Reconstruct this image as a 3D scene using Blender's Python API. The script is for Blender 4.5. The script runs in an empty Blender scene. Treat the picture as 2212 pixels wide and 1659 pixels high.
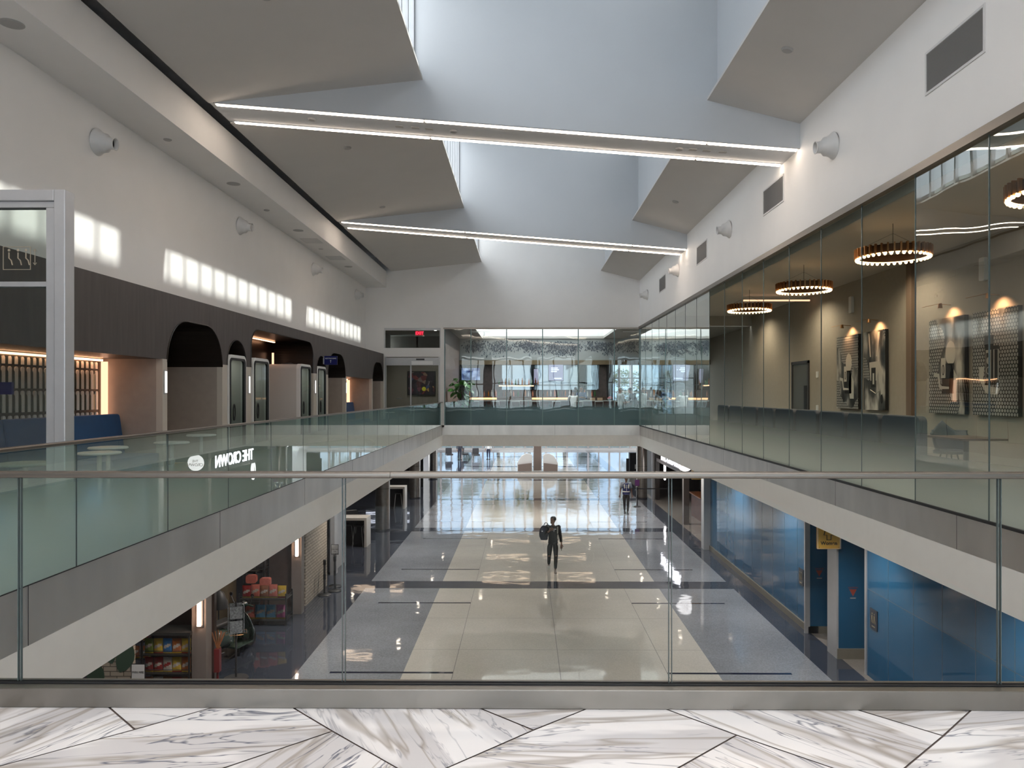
import bpy, bmesh, math, random
from mathutils import Vector, Matrix
random.seed(7)
SC = bpy.context.scene
C = bpy.context.collection
PI = math.pi
# ------------------------------------------------------------------ camera
F = 1620.0                                   # focal length in pixels of a 2212 px wide frame
cam_d = bpy.data.cameras.new('camera'); cam = bpy.data.objects.new('camera', cam_d); C.objects.link(cam)
cam_d.sensor_width = 36; cam_d.lens = 36*F/2212
cam_d.clip_start = 0.05; cam_d.clip_end = 500
cam_d.shift_x = -12/2212; cam_d.shift_y = 20.5/2212
cam.location = (0, 0, 1.43)
cam.rotation_euler = (PI/2, 0, math.radians(0.5))
SC.camera = cam
# ------------------------------------------------------------------ view
SC.view_settings.view_transform = 'Standard'; SC.view_settings.look = 'None'
SC.view_settings.gamma = 1; SC.view_settings.use_curve_mapping = False
SC.view_settings.exposure = 0.92
cy = SC.cycles
cy.use_denoising = True
cy.max_bounces = 10; cy.diffuse_bounces = 5; cy.glossy_bounces = 4; cy.transmission_bounces = 6
cy.transparent_max_bounces = 24
cy.sample_clamp_indirect = 6
cy.caustics_reflective = False; cy.caustics_refractive = False
# ------------------------------------------------------------------ sky
W = bpy.data.worlds.new('sky'); SC.world = W; W.use_nodes = True
nt = W.node_tree; nt.nodes.clear()
def nn(nt, t, **k):
    n = nt.nodes.new(t)
    for a, b in k.items(): setattr(n, a, b)
    return n
wo = nn(nt, 'ShaderNodeOutputWorld'); wb = nn(nt, 'ShaderNodeBackground')
tc = nn(nt, 'ShaderNodeTexCoord'); sx = nn(nt, 'ShaderNodeSeparateXYZ')
cr = nn(nt, 'ShaderNodeValToRGB')
cr.color_ramp.elements[0].position = 0.0; cr.color_ramp.elements[0].color = (0.66, 0.83, 1.0, 1)
cr.color_ramp.elements[1].position = 0.35; cr.color_ramp.elements[1].color = (0.95, 0.955, 1.0, 1)
nz = nn(nt, 'ShaderNodeTexNoise'); nz.inputs['Scale'].default_value = 3.5; nz.inputs['Detail'].default_value = 4
cr2 = nn(nt, 'ShaderNodeValToRGB')
cr2.color_ramp.elements[0].position = 0.45; cr2.color_ramp.elements[1].position = 0.62
mx = nn(nt, 'ShaderNodeMixRGB'); mx.inputs[2].default_value = (1, 1, 1, 1)
L = nt.links.new
L(tc.outputs['Generated'], sx.inputs[0]); L(sx.outputs['Z'], cr.inputs[0])
L(tc.outputs['Generated'], nz.inputs['Vector']); L(nz.outputs['Fac'], cr2.inputs[0])
L(cr2.outputs[0], mx.inputs[0]); L(cr.outputs[0], mx.inputs[1]); L(mx.outputs[0], wb.inputs[0])
wb.inputs[1].default_value = 3.0
L(wb.outputs[0], wo.inputs[0])
# ------------------------------------------------------------------ sun
sd = bpy.data.lights.new('sun', 'SUN'); sun = bpy.data.objects.new('sun', sd); C.objects.link(sun)
sd.energy = 2.6; sd.angle = math.radians(1.2); sd.color = (1.0, 0.96, 0.88)
sun.rotation_euler = Vector((-1, -0.09, -0.588)).to_track_quat('-Z', 'Y').to_euler()
def area(name, loc, direction, sxx, syy, power, color=(1, 1, 1), portal=False):
    d = bpy.data.lights.new(name, 'AREA'); o = bpy.data.objects.new(name, d); C.objects.link(o)
    d.shape = 'RECTANGLE'; d.size = sxx; d.size_y = syy; d.energy = power; d.color = color
    if portal: d.cycles.is_portal = True
    o.location = loc; o.rotation_euler = Vector(direction).to_track_quat('-Z', 'Y').to_euler()
    return o
BAYS = [(5.15, 13.3), (14.3, 22.5), (23.4, 31.65)]
# daylight entering the clerestory windows of the three skylights and the end windows: sampling portals of the sky
for a, b in [(-2.9, 4.2)]+BAYS:
    area('clerestory_daylight_east', (3.36, (a+b)/2, 9.9), (-1, 0, 0), b-a, 1.6, 0, portal=True)
    area('clerestory_daylight_west', (-1.86, (a+b)/2, 8.1), (1, 0, 0), b-a, 2.2, 0, portal=True)
area('added_landing_opening', (0.7, 0.6, 11.0), (0, 0, -1), 5.2, 6.8, 0, portal=True)  # portal of an unseen roof opening, added to brighten the landing
area('end_window_daylight', (2, 75.8, 2.3), (0, -1, 0), 26, 13, 0, portal=True)
area('rear_window_daylight', (2, -9.8, 3.0), (0, 1, 0), 16, 6, 0, portal=True)

# ------------------------------------------------------------------ helpers
ORG = {}
def tag(o, label=None, cat=None, group=None, kind=None):
    if label: o['label'] = label
    if cat: o['category'] = cat
    if group: o['group'] = group
    if kind: o['kind'] = kind
    return o
def thing(name, label, cat, loc=(0, 0, 0), rotz=0, group=None, kind=None):
    o = bpy.data.objects.new(name, None); C.objects.link(o)
    o.empty_display_size = 0.1
    o.location = loc; o.rotation_euler = (0, 0, rotz); ORG[o.name] = Vector(loc)
    return tag(o, label, cat, group, kind)
def dup(root, loc, rotz=None, label=None, group=None):
    r = root.copy(); C.objects.link(r); r.location = loc
    if rotz is not None: r.rotation_euler = (0, 0, rotz)
    if label: r['label'] = label
    if group: r['group'] = group
    ORG[r.name] = Vector(loc)
    for ch in list(root.children):
        c = ch.copy(); C.objects.link(c); c.parent = r
        for g in list(ch.children):
            d = g.copy(); C.objects.link(d); d.parent = c
    return r
class MB:
    def __init__(s): s.v = []; s.f = []; s.m = []; s.mi = 0; s.uv = {}
    def add(s, vs, fs, T=None):
        n = len(s.v)
        for p in vs: s.v.append(tuple(T @ Vector(p)) if T else tuple(p))
        for f in fs: s.f.append(tuple(i+n for i in f)); s.m.append(s.mi)
        return s
    def quad(s, a, b, c, d): return s.add([a, b, c, d], [(0, 1, 2, 3)])
    def box(s, x0, x1, y0, y1, z0, z1, T=None):
        v = [(x0,y0,z0),(x1,y0,z0),(x1,y1,z0),(x0,y1,z0),(x0,y0,z1),(x1,y0,z1),(x1,y1,z1),(x0,y1,z1)]
        return s.add(v, [(0,3,2,1),(4,5,6,7),(0,1,5,4),(1,2,6,5),(2,3,7,6),(3,0,4,7)], T)
    def prism(s, poly, lo, hi, axis='z', T=None):
        n = len(poly)
        def P(a, b, h): return {'z': (a, b, h), 'y': (a, h, b), 'x': (h, a, b)}[axis]
        v = [P(a, b, lo) for a, b in poly]+[P(a, b, hi) for a, b in poly]
        f = [tuple(range(n))[::-1], tuple(range(n, 2*n))]+[(i, (i+1) % n, n+(i+1) % n, n+i) for i in range(n)]
        return s.add(v, f, T)
    def lathe(s, prof, c=(0, 0, 0), seg=20, T=None, cap=True):
        n = len(prof); v = []; f = []
        for i in range(seg):
            a = 2*PI*i/seg
            for r, z in prof: v.append((c[0]+r*math.cos(a), c[1]+r*math.sin(a), c[2]+z))
        for i in range(seg):
            j = (i+1) % seg
            for k in range(n-1): f.append((i*n+k, j*n+k, j*n+k+1, i*n+k+1))
        if cap:
            f.append(tuple(i*n for i in range(seg))[::-1]); f.append(tuple(i*n+n-1 for i in range(seg)))
        return s.add(v, f, T)
    def cyl(s, c, r, h, seg=16, axis='z', T=None):
        R = {'z': Matrix(), 'x': Matrix.Rotation(PI/2, 4, 'Y'), 'y': Matrix.Rotation(-PI/2, 4, 'X')}[axis]
        M = Matrix.Translation(Vector(c)) @ R
        return s.lathe([(r, 0), (r, h)], seg=seg, T=(T @ M) if T else M)
    def tube(s, pts, r, seg=8, closed=False, T=None):
        P = [Vector(p) for p in pts]; n = len(P); v = []; f = []
        rr = r if isinstance(r, (list, tuple)) else [r]*n
        up = None
        for i, p in enumerate(P):
            if closed: t = (P[(i+1) % n]-P[i-1]).normalized()
            else: t = (P[min(i+1, n-1)]-P[max(i-1, 0)]).normalized()
            if up is None:
                up = t.orthogonal().normalized()
            else:
                up = (up-t*up.dot(t))
                up = up.normalized() if up.length > 1e-6 else t.orthogonal().normalized()
            w = t.cross(up)
            for k in range(seg):
                a = 2*PI*k/seg; v.append(p+(up*math.cos(a)+w*math.sin(a))*rr[i])
        m = n if closed else n-1
        for i in range(m):
            j = (i+1) % n
            for k in range(seg):
                l = (k+1) % seg; f.append((i*seg+k, j*seg+k, j*seg+l, i*seg+l)[::-1])
        if not closed:
            f.append(tuple(range(seg))); f.append(tuple(range((n-1)*seg, n*seg))[::-1])
        return s.add(v, f, T)
    def ball(s, c, r, seg=14, ring=8, sc=(1, 1, 1), T=None):
        v = [(c[0], c[1], c[2]-r*sc[2])]
        for i in range(1, ring):
            a = -PI/2+PI*i/ring
            for k in range(seg):
                b = 2*PI*k/seg
                v.append((c[0]+r*sc[0]*math.cos(a)*math.cos(b), c[1]+r*sc[1]*math.cos(a)*math.sin(b), c[2]+r*sc[2]*math.sin(a)))
        v.append((c[0], c[1], c[2]+r*sc[2])); f = []
        for k in range(seg):
            l = (k+1) % seg; f.append((0, 1+l, 1+k)); f.append((len(v)-1, 1+(ring-2)*seg+k, 1+(ring-2)*seg+l))
        for i in range(ring-2):
            for k in range(seg):
                l = (k+1) % seg; f.append((1+i*seg+k, 1+i*seg+l, 1+(i+1)*seg+l, 1+(i+1)*seg+k))
        return s.add(v, f, T)
    def rbox(s, x0, x1, y0, y1, z0, z1, r, axis='x', seg=4, T=None):
        A = {'x': (y0, y1, z0, z1, x0, x1), 'y': (x0, x1, z0, z1, y0, y1), 'z': (x0, x1, y0, y1, z0, z1)}[axis]
        return s.prism(rrect(A[0], A[1], A[2], A[3], r, seg), A[4], A[5], axis, T)
def rrect(a0, a1, b0, b1, r, seg=4, corners='abcd'):
    out = []
    for cc, (cx, cy_, s0) in zip('abcd', ((a1-r, b0+r, -PI/2), (a1-r, b1-r, 0), (a0+r, b1-r, PI/2), (a0+r, b0+r, PI))):
        if cc in corners:
            for i in range(seg+1):
                t = s0+PI/2*i/seg; out.append((cx+r*math.cos(t), cy_+r*math.sin(t)))
        else:
            out.append({'a': (a1, b0), 'b': (a1, b1), 'c': (a0, b1), 'd': (a0, b0)}[cc])
    return out
def obj(name, mb, mat, parent=None, world=False, bevel=0, smooth=False, loc=None, sub=0, label=None):
    me = bpy.data.meshes.new(name)
    vs = mb.v
    if world and parent is not None:
        r = parent
        while r.parent: r = r.parent
        o0 = r.location; vs = [(p[0]-o0[0], p[1]-o0[1], p[2]-o0[2]) for p in vs]
    me.from_pydata(vs, [], mb.f)
    mats = mat if isinstance(mat, (list, tuple)) else [mat]
    for m in mats: me.materials.append(m)
    if len(mats) > 1:
        for p, i in zip(me.polygons, mb.m): p.material_index = i
    bm = bmesh.new(); bm.from_mesh(me); bmesh.ops.recalc_face_normals(bm, faces=bm.faces); bm.to_mesh(me); bm.free()
    o = bpy.data.objects.new(name, me); C.objects.link(o)
    if parent is not None: o.parent = parent
    if loc is not None: o.location = loc
    if bevel:
        b = o.modifiers.new('bevel', 'BEVEL'); b.width = bevel; b.segments = 2; b.limit_method = 'ANGLE'; b.angle_limit = math.radians(40)
    if sub:
        b = o.modifiers.new('sub', 'SUBSURF'); b.levels = sub; b.render_levels = sub
    if smooth:
        for p in me.polygons: p.use_smooth = True
        if smooth == 'auto':
            try:
                me.set_sharp_from_angle(angle=math.radians(40))
            except Exception: pass
    if label: o['label'] = label
    return o
def struct(name, mb, mat, parent=None, **k):
    o = obj(name, mb, mat, parent, **k)
    if parent is None: o['kind'] = 'structure'
    return o
def sthing(name, loc=(0, 0, 0)):
    o = bpy.data.objects.new(name, None); C.objects.link(o); o.location = loc; ORG[o.name] = Vector(loc); o['kind'] = 'structure'; return o

# ------------------------------------------------------------------ materials
def mat(name, col, rough=0.5, metal=0.0, spec=0.5, emit=None, es=0, noise=0, nscale=8, bump=0, bscale=20, coat=0, stretch=None, alpha=1):
    m = bpy.data.materials.new(name); m.use_nodes = True; t = m.node_tree; b = t.nodes['Principled BSDF']
    b.inputs['Base Color'].default_value = (*col, 1); b.inputs['Roughness'].default_value = rough
    b.inputs['Metallic'].default_value = metal; b.inputs['Specular IOR Level'].default_value = spec
    if coat: b.inputs['Coat Weight'].default_value = coat; b.inputs['Coat Roughness'].default_value = 0.05
    if emit: b.inputs['Emission Color'].default_value = (*emit, 1); b.inputs['Emission Strength'].default_value = es
    if alpha < 1: b.inputs['Alpha'].default_value = alpha
    def coord():
        tcn = nn(t, 'ShaderNodeNewGeometry'); mp = nn(t, 'ShaderNodeMapping')
        if stretch: mp.inputs['Scale'].default_value = stretch
        t.links.new(tcn.outputs['Position'], mp.inputs[0]); return mp.outputs[0]
    if noise:
        n = nn(t, 'ShaderNodeTexNoise'); n.inputs['Scale'].default_value = nscale; n.inputs['Detail'].default_value = 5
        t.links.new(coord(), n.inputs['Vector'])
        r = nn(t, 'ShaderNodeMapRange'); r.inputs['To Min'].default_value = 1-noise; r.inputs['To Max'].default_value = 1+noise
        r.inputs['From Min'].default_value = 0.3; r.inputs['From Max'].default_value = 0.7
        v = nn(t, 'ShaderNodeVectorMath', operation='MULTIPLY'); v.inputs[0].default_value = col
        t.links.new(n.outputs['Fac'], r.inputs['Value']); t.links.new(r.outputs[0], v.inputs[1]); t.links.new(v.outputs[0], b.inputs['Base Color'])
    if bump:
        n = nn(t, 'ShaderNodeTexNoise'); n.inputs['Scale'].default_value = bscale; n.inputs['Detail'].default_value = 2
        t.links.new(coord(), n.inputs['Vector'])
        bu = nn(t, 'ShaderNodeBump'); bu.inputs['Strength'].default_value = 1; bu.inputs['Distance'].default_value = bump
        t.links.new(n.outputs['Fac'], bu.inputs['Height']); t.links.new(bu.outputs[0], b.inputs['Normal'])
    return m
def emis(name, col, st):
    m = bpy.data.materials.new(name); m.use_nodes = True; t = m.node_tree; t.nodes.clear()
    e = nn(t, 'ShaderNodeEmission'); o = nn(t, 'ShaderNodeOutputMaterial'); e.inputs[0].default_value = (*col, 1); e.inputs[1].default_value = st
    t.links.new(e.outputs[0], o.inputs[0]); return m
def glassmat(name, tint=(0.93, 0.97, 0.95), refl=1.6, film=None, fcol=(0.42, 0.56, 0.50), fmax=0.6, wave=0.0, ior=1.5):
    """architectural glass: clear transmission plus a Fresnel reflection; film = (z_top, z_bottom) of a printed fade, densest at the bottom"""
    m = bpy.data.materials.new(name); m.use_nodes = True; t = m.node_tree; t.nodes.clear(); k = t.links.new
    out = nn(t, 'ShaderNodeOutputMaterial'); tr = nn(t, 'ShaderNodeBsdfTransparent'); tr.inputs[0].default_value = (*tint, 1)
    gl = nn(t, 'ShaderNodeBsdfGlossy'); gl.inputs['Roughness'].default_value = 0.0; gl.inputs['Color'].default_value = (0.95, 1, 0.98, 1)
    fr = nn(t, 'ShaderNodeFresnel'); fr.inputs[0].default_value = ior
    geo = nn(t, 'ShaderNodeNewGeometry')
    inv = nn(t, 'ShaderNodeMath', operation='SUBTRACT'); inv.inputs[0].default_value = 1; k(geo.outputs['Backfacing'], inv.inputs[1])
    mu = nn(t, 'ShaderNodeMath', operation='MULTIPLY'); k(fr.outputs[0], mu.inputs[0]); mu.inputs[1].default_value = refl
    mu2 = nn(t, 'ShaderNodeMath', operation='MULTIPLY', use_clamp=True); k(mu.outputs[0], mu2.inputs[0]); k(inv.outputs[0], mu2.inputs[1])
    ms = nn(t, 'ShaderNodeMixShader'); k(mu2.outputs[0], ms.inputs[0]); k(gl.outputs[0], ms.inputs[2])
    if wave:
        n = nn(t, 'ShaderNodeTexNoise'); n.inputs['Scale'].default_value = 1.1; n.inputs['Detail'].default_value = 1
        k(geo.outputs['Position'], n.inputs['Vector'])
        bu = nn(t, 'ShaderNodeBump'); bu.inputs['Distance'].default_value = wave; k(n.outputs['Fac'], bu.inputs['Height']); k(bu.outputs[0], gl.inputs['Normal'])
    if film:
        sx = nn(t, 'ShaderNodeSeparateXYZ'); k(geo.outputs['Position'], sx.inputs[0])
        mr = nn(t, 'ShaderNodeMapRange', interpolation_type='SMOOTHSTEP'); k(sx.outputs['Z'], mr.inputs['Value'])
        mr.inputs['From Min'].default_value = film[1]; mr.inputs['From Max'].default_value = film[0]
        mr.inputs['To Min'].default_value = fmax; mr.inputs['To Max'].default_value = 0
        di = nn(t, 'ShaderNodeBsdfDiffuse'); di.inputs[0].default_value = (*fcol, 1)
        tl = nn(t, 'ShaderNodeBsdfTranslucent'); tl.inputs[0].default_value = (*fcol, 1)
        md = nn(t, 'ShaderNodeMixShader'); md.inputs[0].default_value = 0.45; k(di.outputs[0], md.inputs[1]); k(tl.outputs[0], md.inputs[2])
        mf = nn(t, 'ShaderNodeMixShader'); k(mr.outputs[0], mf.inputs[0]); k(tr.outputs[0], mf.inputs[1]); k(md.outputs[0], mf.inputs[2])
        k(mf.outputs[0], ms.inputs[1])
    else: k(tr.outputs[0], ms.inputs[1])
    k(ms.outputs[0], out.inputs[0]); return m
white = mat('white_paint', (0.86, 0.84, 0.82), 0.6, noise=0.015, nscale=1.5)
white2 = mat('ceiling_white_shaded', (0.64, 0.615, 0.59), 0.7, noise=0.015, nscale=1.5)  # panel white darkened, the ceiling's shade is put into its colour
fasciaw = mat('fascia_paint', (0.86, 0.84, 0.80), 0.5, noise=0.02)
black = mat('black', (0.012, 0.012, 0.014), 0.5)
dark = mat('dark_grey', (0.045, 0.043, 0.045), 0.45)
steel = mat('stainless_steel', (0.66, 0.64, 0.615), 0.42, metal=1.0, noise=0.10, nscale=2.2, stretch=(1, 1, 0.35), bump=0.0015, bscale=1.3)
rail = mat('brushed_rail', (0.24, 0.215, 0.19), 0.36, metal=1.0)
chrome = mat('chrome', (0.65, 0.65, 0.65), 0.12, metal=1.0)
alu = mat('aluminium', (0.50, 0.50, 0.51), 0.42, metal=0.35, noise=0.03)
brown = mat('brown_cladding', (0.085, 0.070, 0.065), 0.55, noise=0.14, nscale=3, stretch=(1, 4, 0.5))
darkbrown = mat('dark_brown', (0.012, 0.007, 0.005), 0.35)
tan = mat('taupe_panel', (0.40, 0.335, 0.285), 0.5, noise=0.04)
pil = mat('beige_trim', (0.60, 0.54, 0.47), 0.45)
blueseat = mat('blue_vinyl', (0.012, 0.075, 0.20), 0.38, noise=0.06)
g_front = glassmat('clear_glass', (0.985, 0.988, 0.985), 0.22)
g_left = glassmat('frosted_fade_glass', (0.82, 0.92, 0.88), 1.9, film=(1.12, 0.25), fcol=(0.62, 0.75, 0.68), fmax=0.95)
g_right = glassmat('tall_glass', (0.80, 0.87, 0.84), 2.2, film=(1.15, 0.10), fcol=(0.62, 0.72, 0.66), fmax=0.92, wave=0.003)
g_far = glassmat('tall_glass_far', (0.84, 0.88, 0.86), 1.1, film=(1.10, 0.72), fcol=(0.085, 0.14, 0.145), fmax=0.95, wave=0.003)
g_plain = glassmat('plain_glass', (0.72, 0.77, 0.75), 0.35)
g_win = glassmat('window_glass', (0.93, 0.96, 0.97), 1.0)
g_end = glassmat('solar_glass', (0.42, 0.475, 0.52), 1.0)
edge = mat('glass_edge', (0.10, 0.13, 0.13), 0.2)
shoe_m = mat('shoe_steel', (0.31, 0.29, 0.265), 0.36, metal=1.0, noise=0.12, nscale=2.5)
shaft_dimmed = mat('skylight_white_dimmed', (0.60, 0.615, 0.635), 0.6, noise=0.01, nscale=1.5)  # shaft and beam white greyed to hold down the skylight glare
# ================================================================== SETTING
LF = -4.31                                    # lower floor level
XL, XR, YN, YF = -3.46, 4.88, 3.47, 31.7      # edges of the void
# ---- marble floor of the landing
def marble_mat(name):
    m = bpy.data.materials.new(name); m.use_nodes = True; t = m.node_tree; k = t.links.new; b = t.nodes['Principled BSDF']
    uv = nn(t, 'ShaderNodeUVMap'); 
    def noise(sc, det, vec, dist=0.0, rough=0.55):
        n = nn(t, 'ShaderNodeTexNoise'); n.inputs['Scale'].default_value = sc; n.inputs['Detail'].default_value = det
        n.inputs['Distortion'].default_value = dist; n.inputs['Roughness'].default_value = rough; k(vec, n.inputs['Vector']); return n
    def mapping(s, l=(0, 0, 0)):
        mp = nn(t, 'ShaderNodeMapping'); mp.inputs['Scale'].default_value = s; mp.inputs['Location'].default_value = l; k(uv.outputs[0], mp.inputs[0]); return mp.outputs[0]
    def ramp(src, stops):
        r = nn(t, 'ShaderNodeValToRGB'); e = r.color_ramp.elements
        e[0].position, e[0].color = stops[0][0], stops[0][1]; e[1].position, e[1].color = stops[-1][0], stops[-1][1]
        for p, c in stops[1:-1]:
            x = e.new(p); x.color = c
        k(src, r.inputs[0]); return r
    K = (0, 0, 0, 1); Wt = (1, 1, 1, 1)
    # broad soft clouds, long thin veins where the noise crosses its middle value
    n1 = noise(0.95, 3, mapping((.6, 4.2, 1)), 0.5)
    v1 = ramp(n1.outputs['Fac'], [(0.455, K), (0.50, Wt), (0.525, K)])
    n2 = noise(1.3, 4, mapping((.7, 5.0, 1), (3, 7, 0)), 0.8, 0.60)
    v2 = ramp(n2.outputs['Fac'], [(0.478, K), (0.497, Wt), (0.507, K)])
    n3 = noise(0.8, 3, mapping((.7, 3.6, 1), (9, 2, 0)), 0.6)
    c3 = ramp(n3.outputs['Fac'], [(0.49, K), (0.53, Wt)])
    n4 = noise(1.0, 3, mapping((1, 1, 1), (4, 4, 0)))
    c4 = ramp(n4.outputs['Fac'], [(0.40, K), (0.58, Wt)])
    def mixc(f, a, b2, st=1.0):
        x = nn(t, 'ShaderNodeMixRGB'); mm = nn(t, 'ShaderNodeMath', operation='MULTIPLY'); k(f, mm.inputs[0]); mm.inputs[1].default_value = st
        k(mm.outputs[0], x.inputs[0])
        if isinstance(a, tuple): x.inputs[1].default_value = a
        else: k(a, x.inputs[1])
        x.inputs[2].default_value = b2; return x.outputs[0]
    base = mixc(c3.outputs[0], (0.86, 0.835, 0.825, 1), (0.60, 0.58, 0.585, 1), 0.75)
    base = mixc(v1.outputs[0], base, (0.36, 0.31, 0.26, 1), 0.75)
    mk = nn(t, 'ShaderNodeMath', operation='MULTIPLY'); k(v2.outputs[0], mk.inputs[0]); k(c4.outputs[0], mk.inputs[1])
    base = mixc(mk.outputs[0], base, (0.10, 0.11, 0.16, 1), 0.95)
    k(base, b.inputs['Base Color']); b.inputs['Roughness'].default_value = 0.10; b.inputs['Specular IOR Level'].default_value = 0.45
    return m
marble = marble_mat('veined_marble')
grout = mat('grout', (0.13, 0.10, 0.09), 0.7)
def fp(x, y):                                 # landing floor point seen at photo pixel
    Y = 1.43*F/(y-850.0); return ((x-1132)*Y/F, Y)
T_ = [
 [(-300,1523),(223,1523),(287,1579),(-80,1680),(-300,1680)],
 [(223,1523),(483,1523),(287,1579)],
 [(483,1523),(620,1523),(717,1581),(429,1680),(-80,1680),(287,1579)],
 [(717,1581),(892,1680),(429,1680)],
 [(620,1523),(1020,1523),(1152,1577),(920,1680),(892,1680),(717,1581)],
 [(1020,1523),(1285,1523),(1152,1577)],
 [(1285,1523),(1418,1523),(1590,1586),(1426,1680),(920,1680),(1152,1577)],
 [(1590,1586),(1867,1680),(1426,1680)],
 [(1418,1523),(1825,1523),(2033,1586),(1923,1680),(1867,1680),(1590,1586)],
 [(1825,1523),(2100,1523),(2033,1586)],
 [(2100,1523),(2500,1523),(2500,1680),(1923,1680),(2033,1586)]]
ANG = [62, 8, 10, 70, -63, 10, 3, -52, -47, 16, 12]
def marble_tiles():
    me = bpy.data.meshes.new('marble_tiles'); bm = bmesh.new(); uvl = bm.loops.layers.uv.new('UVMap')
    def addp(poly, ang, off, z):
        cx = sum(p[0] for p in poly)/len(poly); cy_ = sum(p[1] for p in poly)/len(poly); P = []
        for x, y in poly:                      # grout gap
            d = math.hypot(x-cx, y-cy_); q = 1-0.006/d; P.append((cx+(x-cx)*q, cy_+(y-cy_)*q))
        f = bm.faces.new([bm.verts.new((x, y, z)) for x, y in P])
        if f.normal.z < 0 or True:
            f.normal_update()
            if f.normal.z < 0: f.normal_flip()
        ca, sa = math.cos(math.radians(ang)), math.sin(math.radians(ang))
        for l in f.loops:
            x, y = l.vert.co.x, l.vert.co.y
            l[uvl].uv = (x*ca+y*sa+off*3.7, -x*sa+y*ca+off*1.9)
    for i, (t, a) in enumerate(zip(T_, ANG)): addp([fp(*p) for p in t], a, i*1.31+0.4, 0.0)
    y1 = fp(0, 1680)[1]; rnd = random.Random(3)
    for r in range(6):                          # further tiles of the landing
        for c in range(8):
            x0 = -8+c*2.0+(r % 2)*0.7; ya = y1-0.9*(r+1); yb = y1-0.9*r
            s1, s2 = rnd.uniform(.3, .7), rnd.uniform(.3, .7)
            addp([(x0, ya), (x0+s1*2, ya), (x0+s2*2, yb), (x0, yb)], rnd.uniform(-80, 80), rnd.uniform(0, 9), 0.0)
            addp([(x0+s1*2, ya), (x0+2, ya), (x0+2, yb), (x0+s2*2, yb)], rnd.uniform(-80, 80), rnd.uniform(0, 9), 0.0)
    # side strips
    addp([(-9, y1), (fp(-300, 1680)[0], y1), (fp(-300, 1523)[0], 3.44), (-9, 3.44)], 20, 2, 0)
    addp([(fp(2500, 1680)[0], y1), (9, y1), (9, 3.44), (fp(2500, 1523)[0], 3.44)], -30, 5, 0)
    bm.to_mesh(me); bm.free(); me.materials.append(marble)
    return me
fl = struct('floor_landing', MB().box(-12, 12, -10, YN, -0.35, -0.004), grout)
mt = bpy.data.objects.new('marble_tile_surface', marble_tiles()); C.objects.link(mt); mt.parent = fl; mt.location = (0, 0, 0)
# ---- galleries left and right, restaurant floor
galf = mat('gallery_carpet', (0.17, 0.18, 0.185), 0.75, noise=0.1, nscale=12)
woodf = mat('restaurant_floor', (0.16, 0.15, 0.135), 0.35, noise=0.1, nscale=3, stretch=(4, .5, 1))
struct('floor_gallery', MB().box(-12, XL-0.02, YN, 36, -0.30, 0), galf)
struct('floor_restaurant', MB().box(XR+0.02, 12, YN, 50, -0.30, 0).box(XL-0.02, XR+0.02, YF+0.02, 50, -0.30, 0), woodf)
# ---- edge fascias: steel band, then white band; lower hall ceiling
def ring(z0, z1, t=0.03, near=False):
    m = MB()
    m.box(XL-t, XL, YN, YF+t, z0, z1); m.box(XR, XR+t, YN, YF+t, z0, z1); m.box(XL-t, XR+t, YF, YF+t, z0, z1)
    return m
sr = ring(-0.33, 0.09)
for y in (6.9, 10.9, 14.9, 18.9, 22.9, 26.9):
    pass
struct('trim_1', sr, steel)
jm = MB()
for i in range(9):
    y = 5.2+3.3*i
    jm.box(XL-0.001, XL+0.0015, y, y+0.006, -0.33, 0.09); jm.box(XR-0.0015, XR+0.001, y, y+0.006, -0.33, 0.09)
for x in (-1.9, 1.3): jm.box(x, x+0.006, YF-0.0015, YF+0.001, -0.33, 0.09)
struct('trim_2', jm, dark)
struct('trim_3', ring(-0.80, -0.33, 0.04), fasciaw)
struct('trim_4', MB().box(XL-0.2, XR+0.2, YN-0.05, YN+0.03, -0.8, -0.02), fasciaw)
lowceil = mat('lower_ceiling', (0.60, 0.58, 0.55), 0.6)
struct('ceiling_lower', MB().box(-14, XL-0.04, YN-14, 50, -0.80, -0.5).box(XR+0.04, 14, YN-14, 50, -0.80, -0.5)
       .box(XL-0.04, XR+0.04, YF+0.04, 50, -0.80, -0.5).box(XL-0.04, XR+0.04, -10, YN, -0.80, -0.5), lowceil)
struct('wall_slab_end', MB().box(-14, 14, 49.9, 50, -0.8, 0.0), fasciaw)
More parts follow.
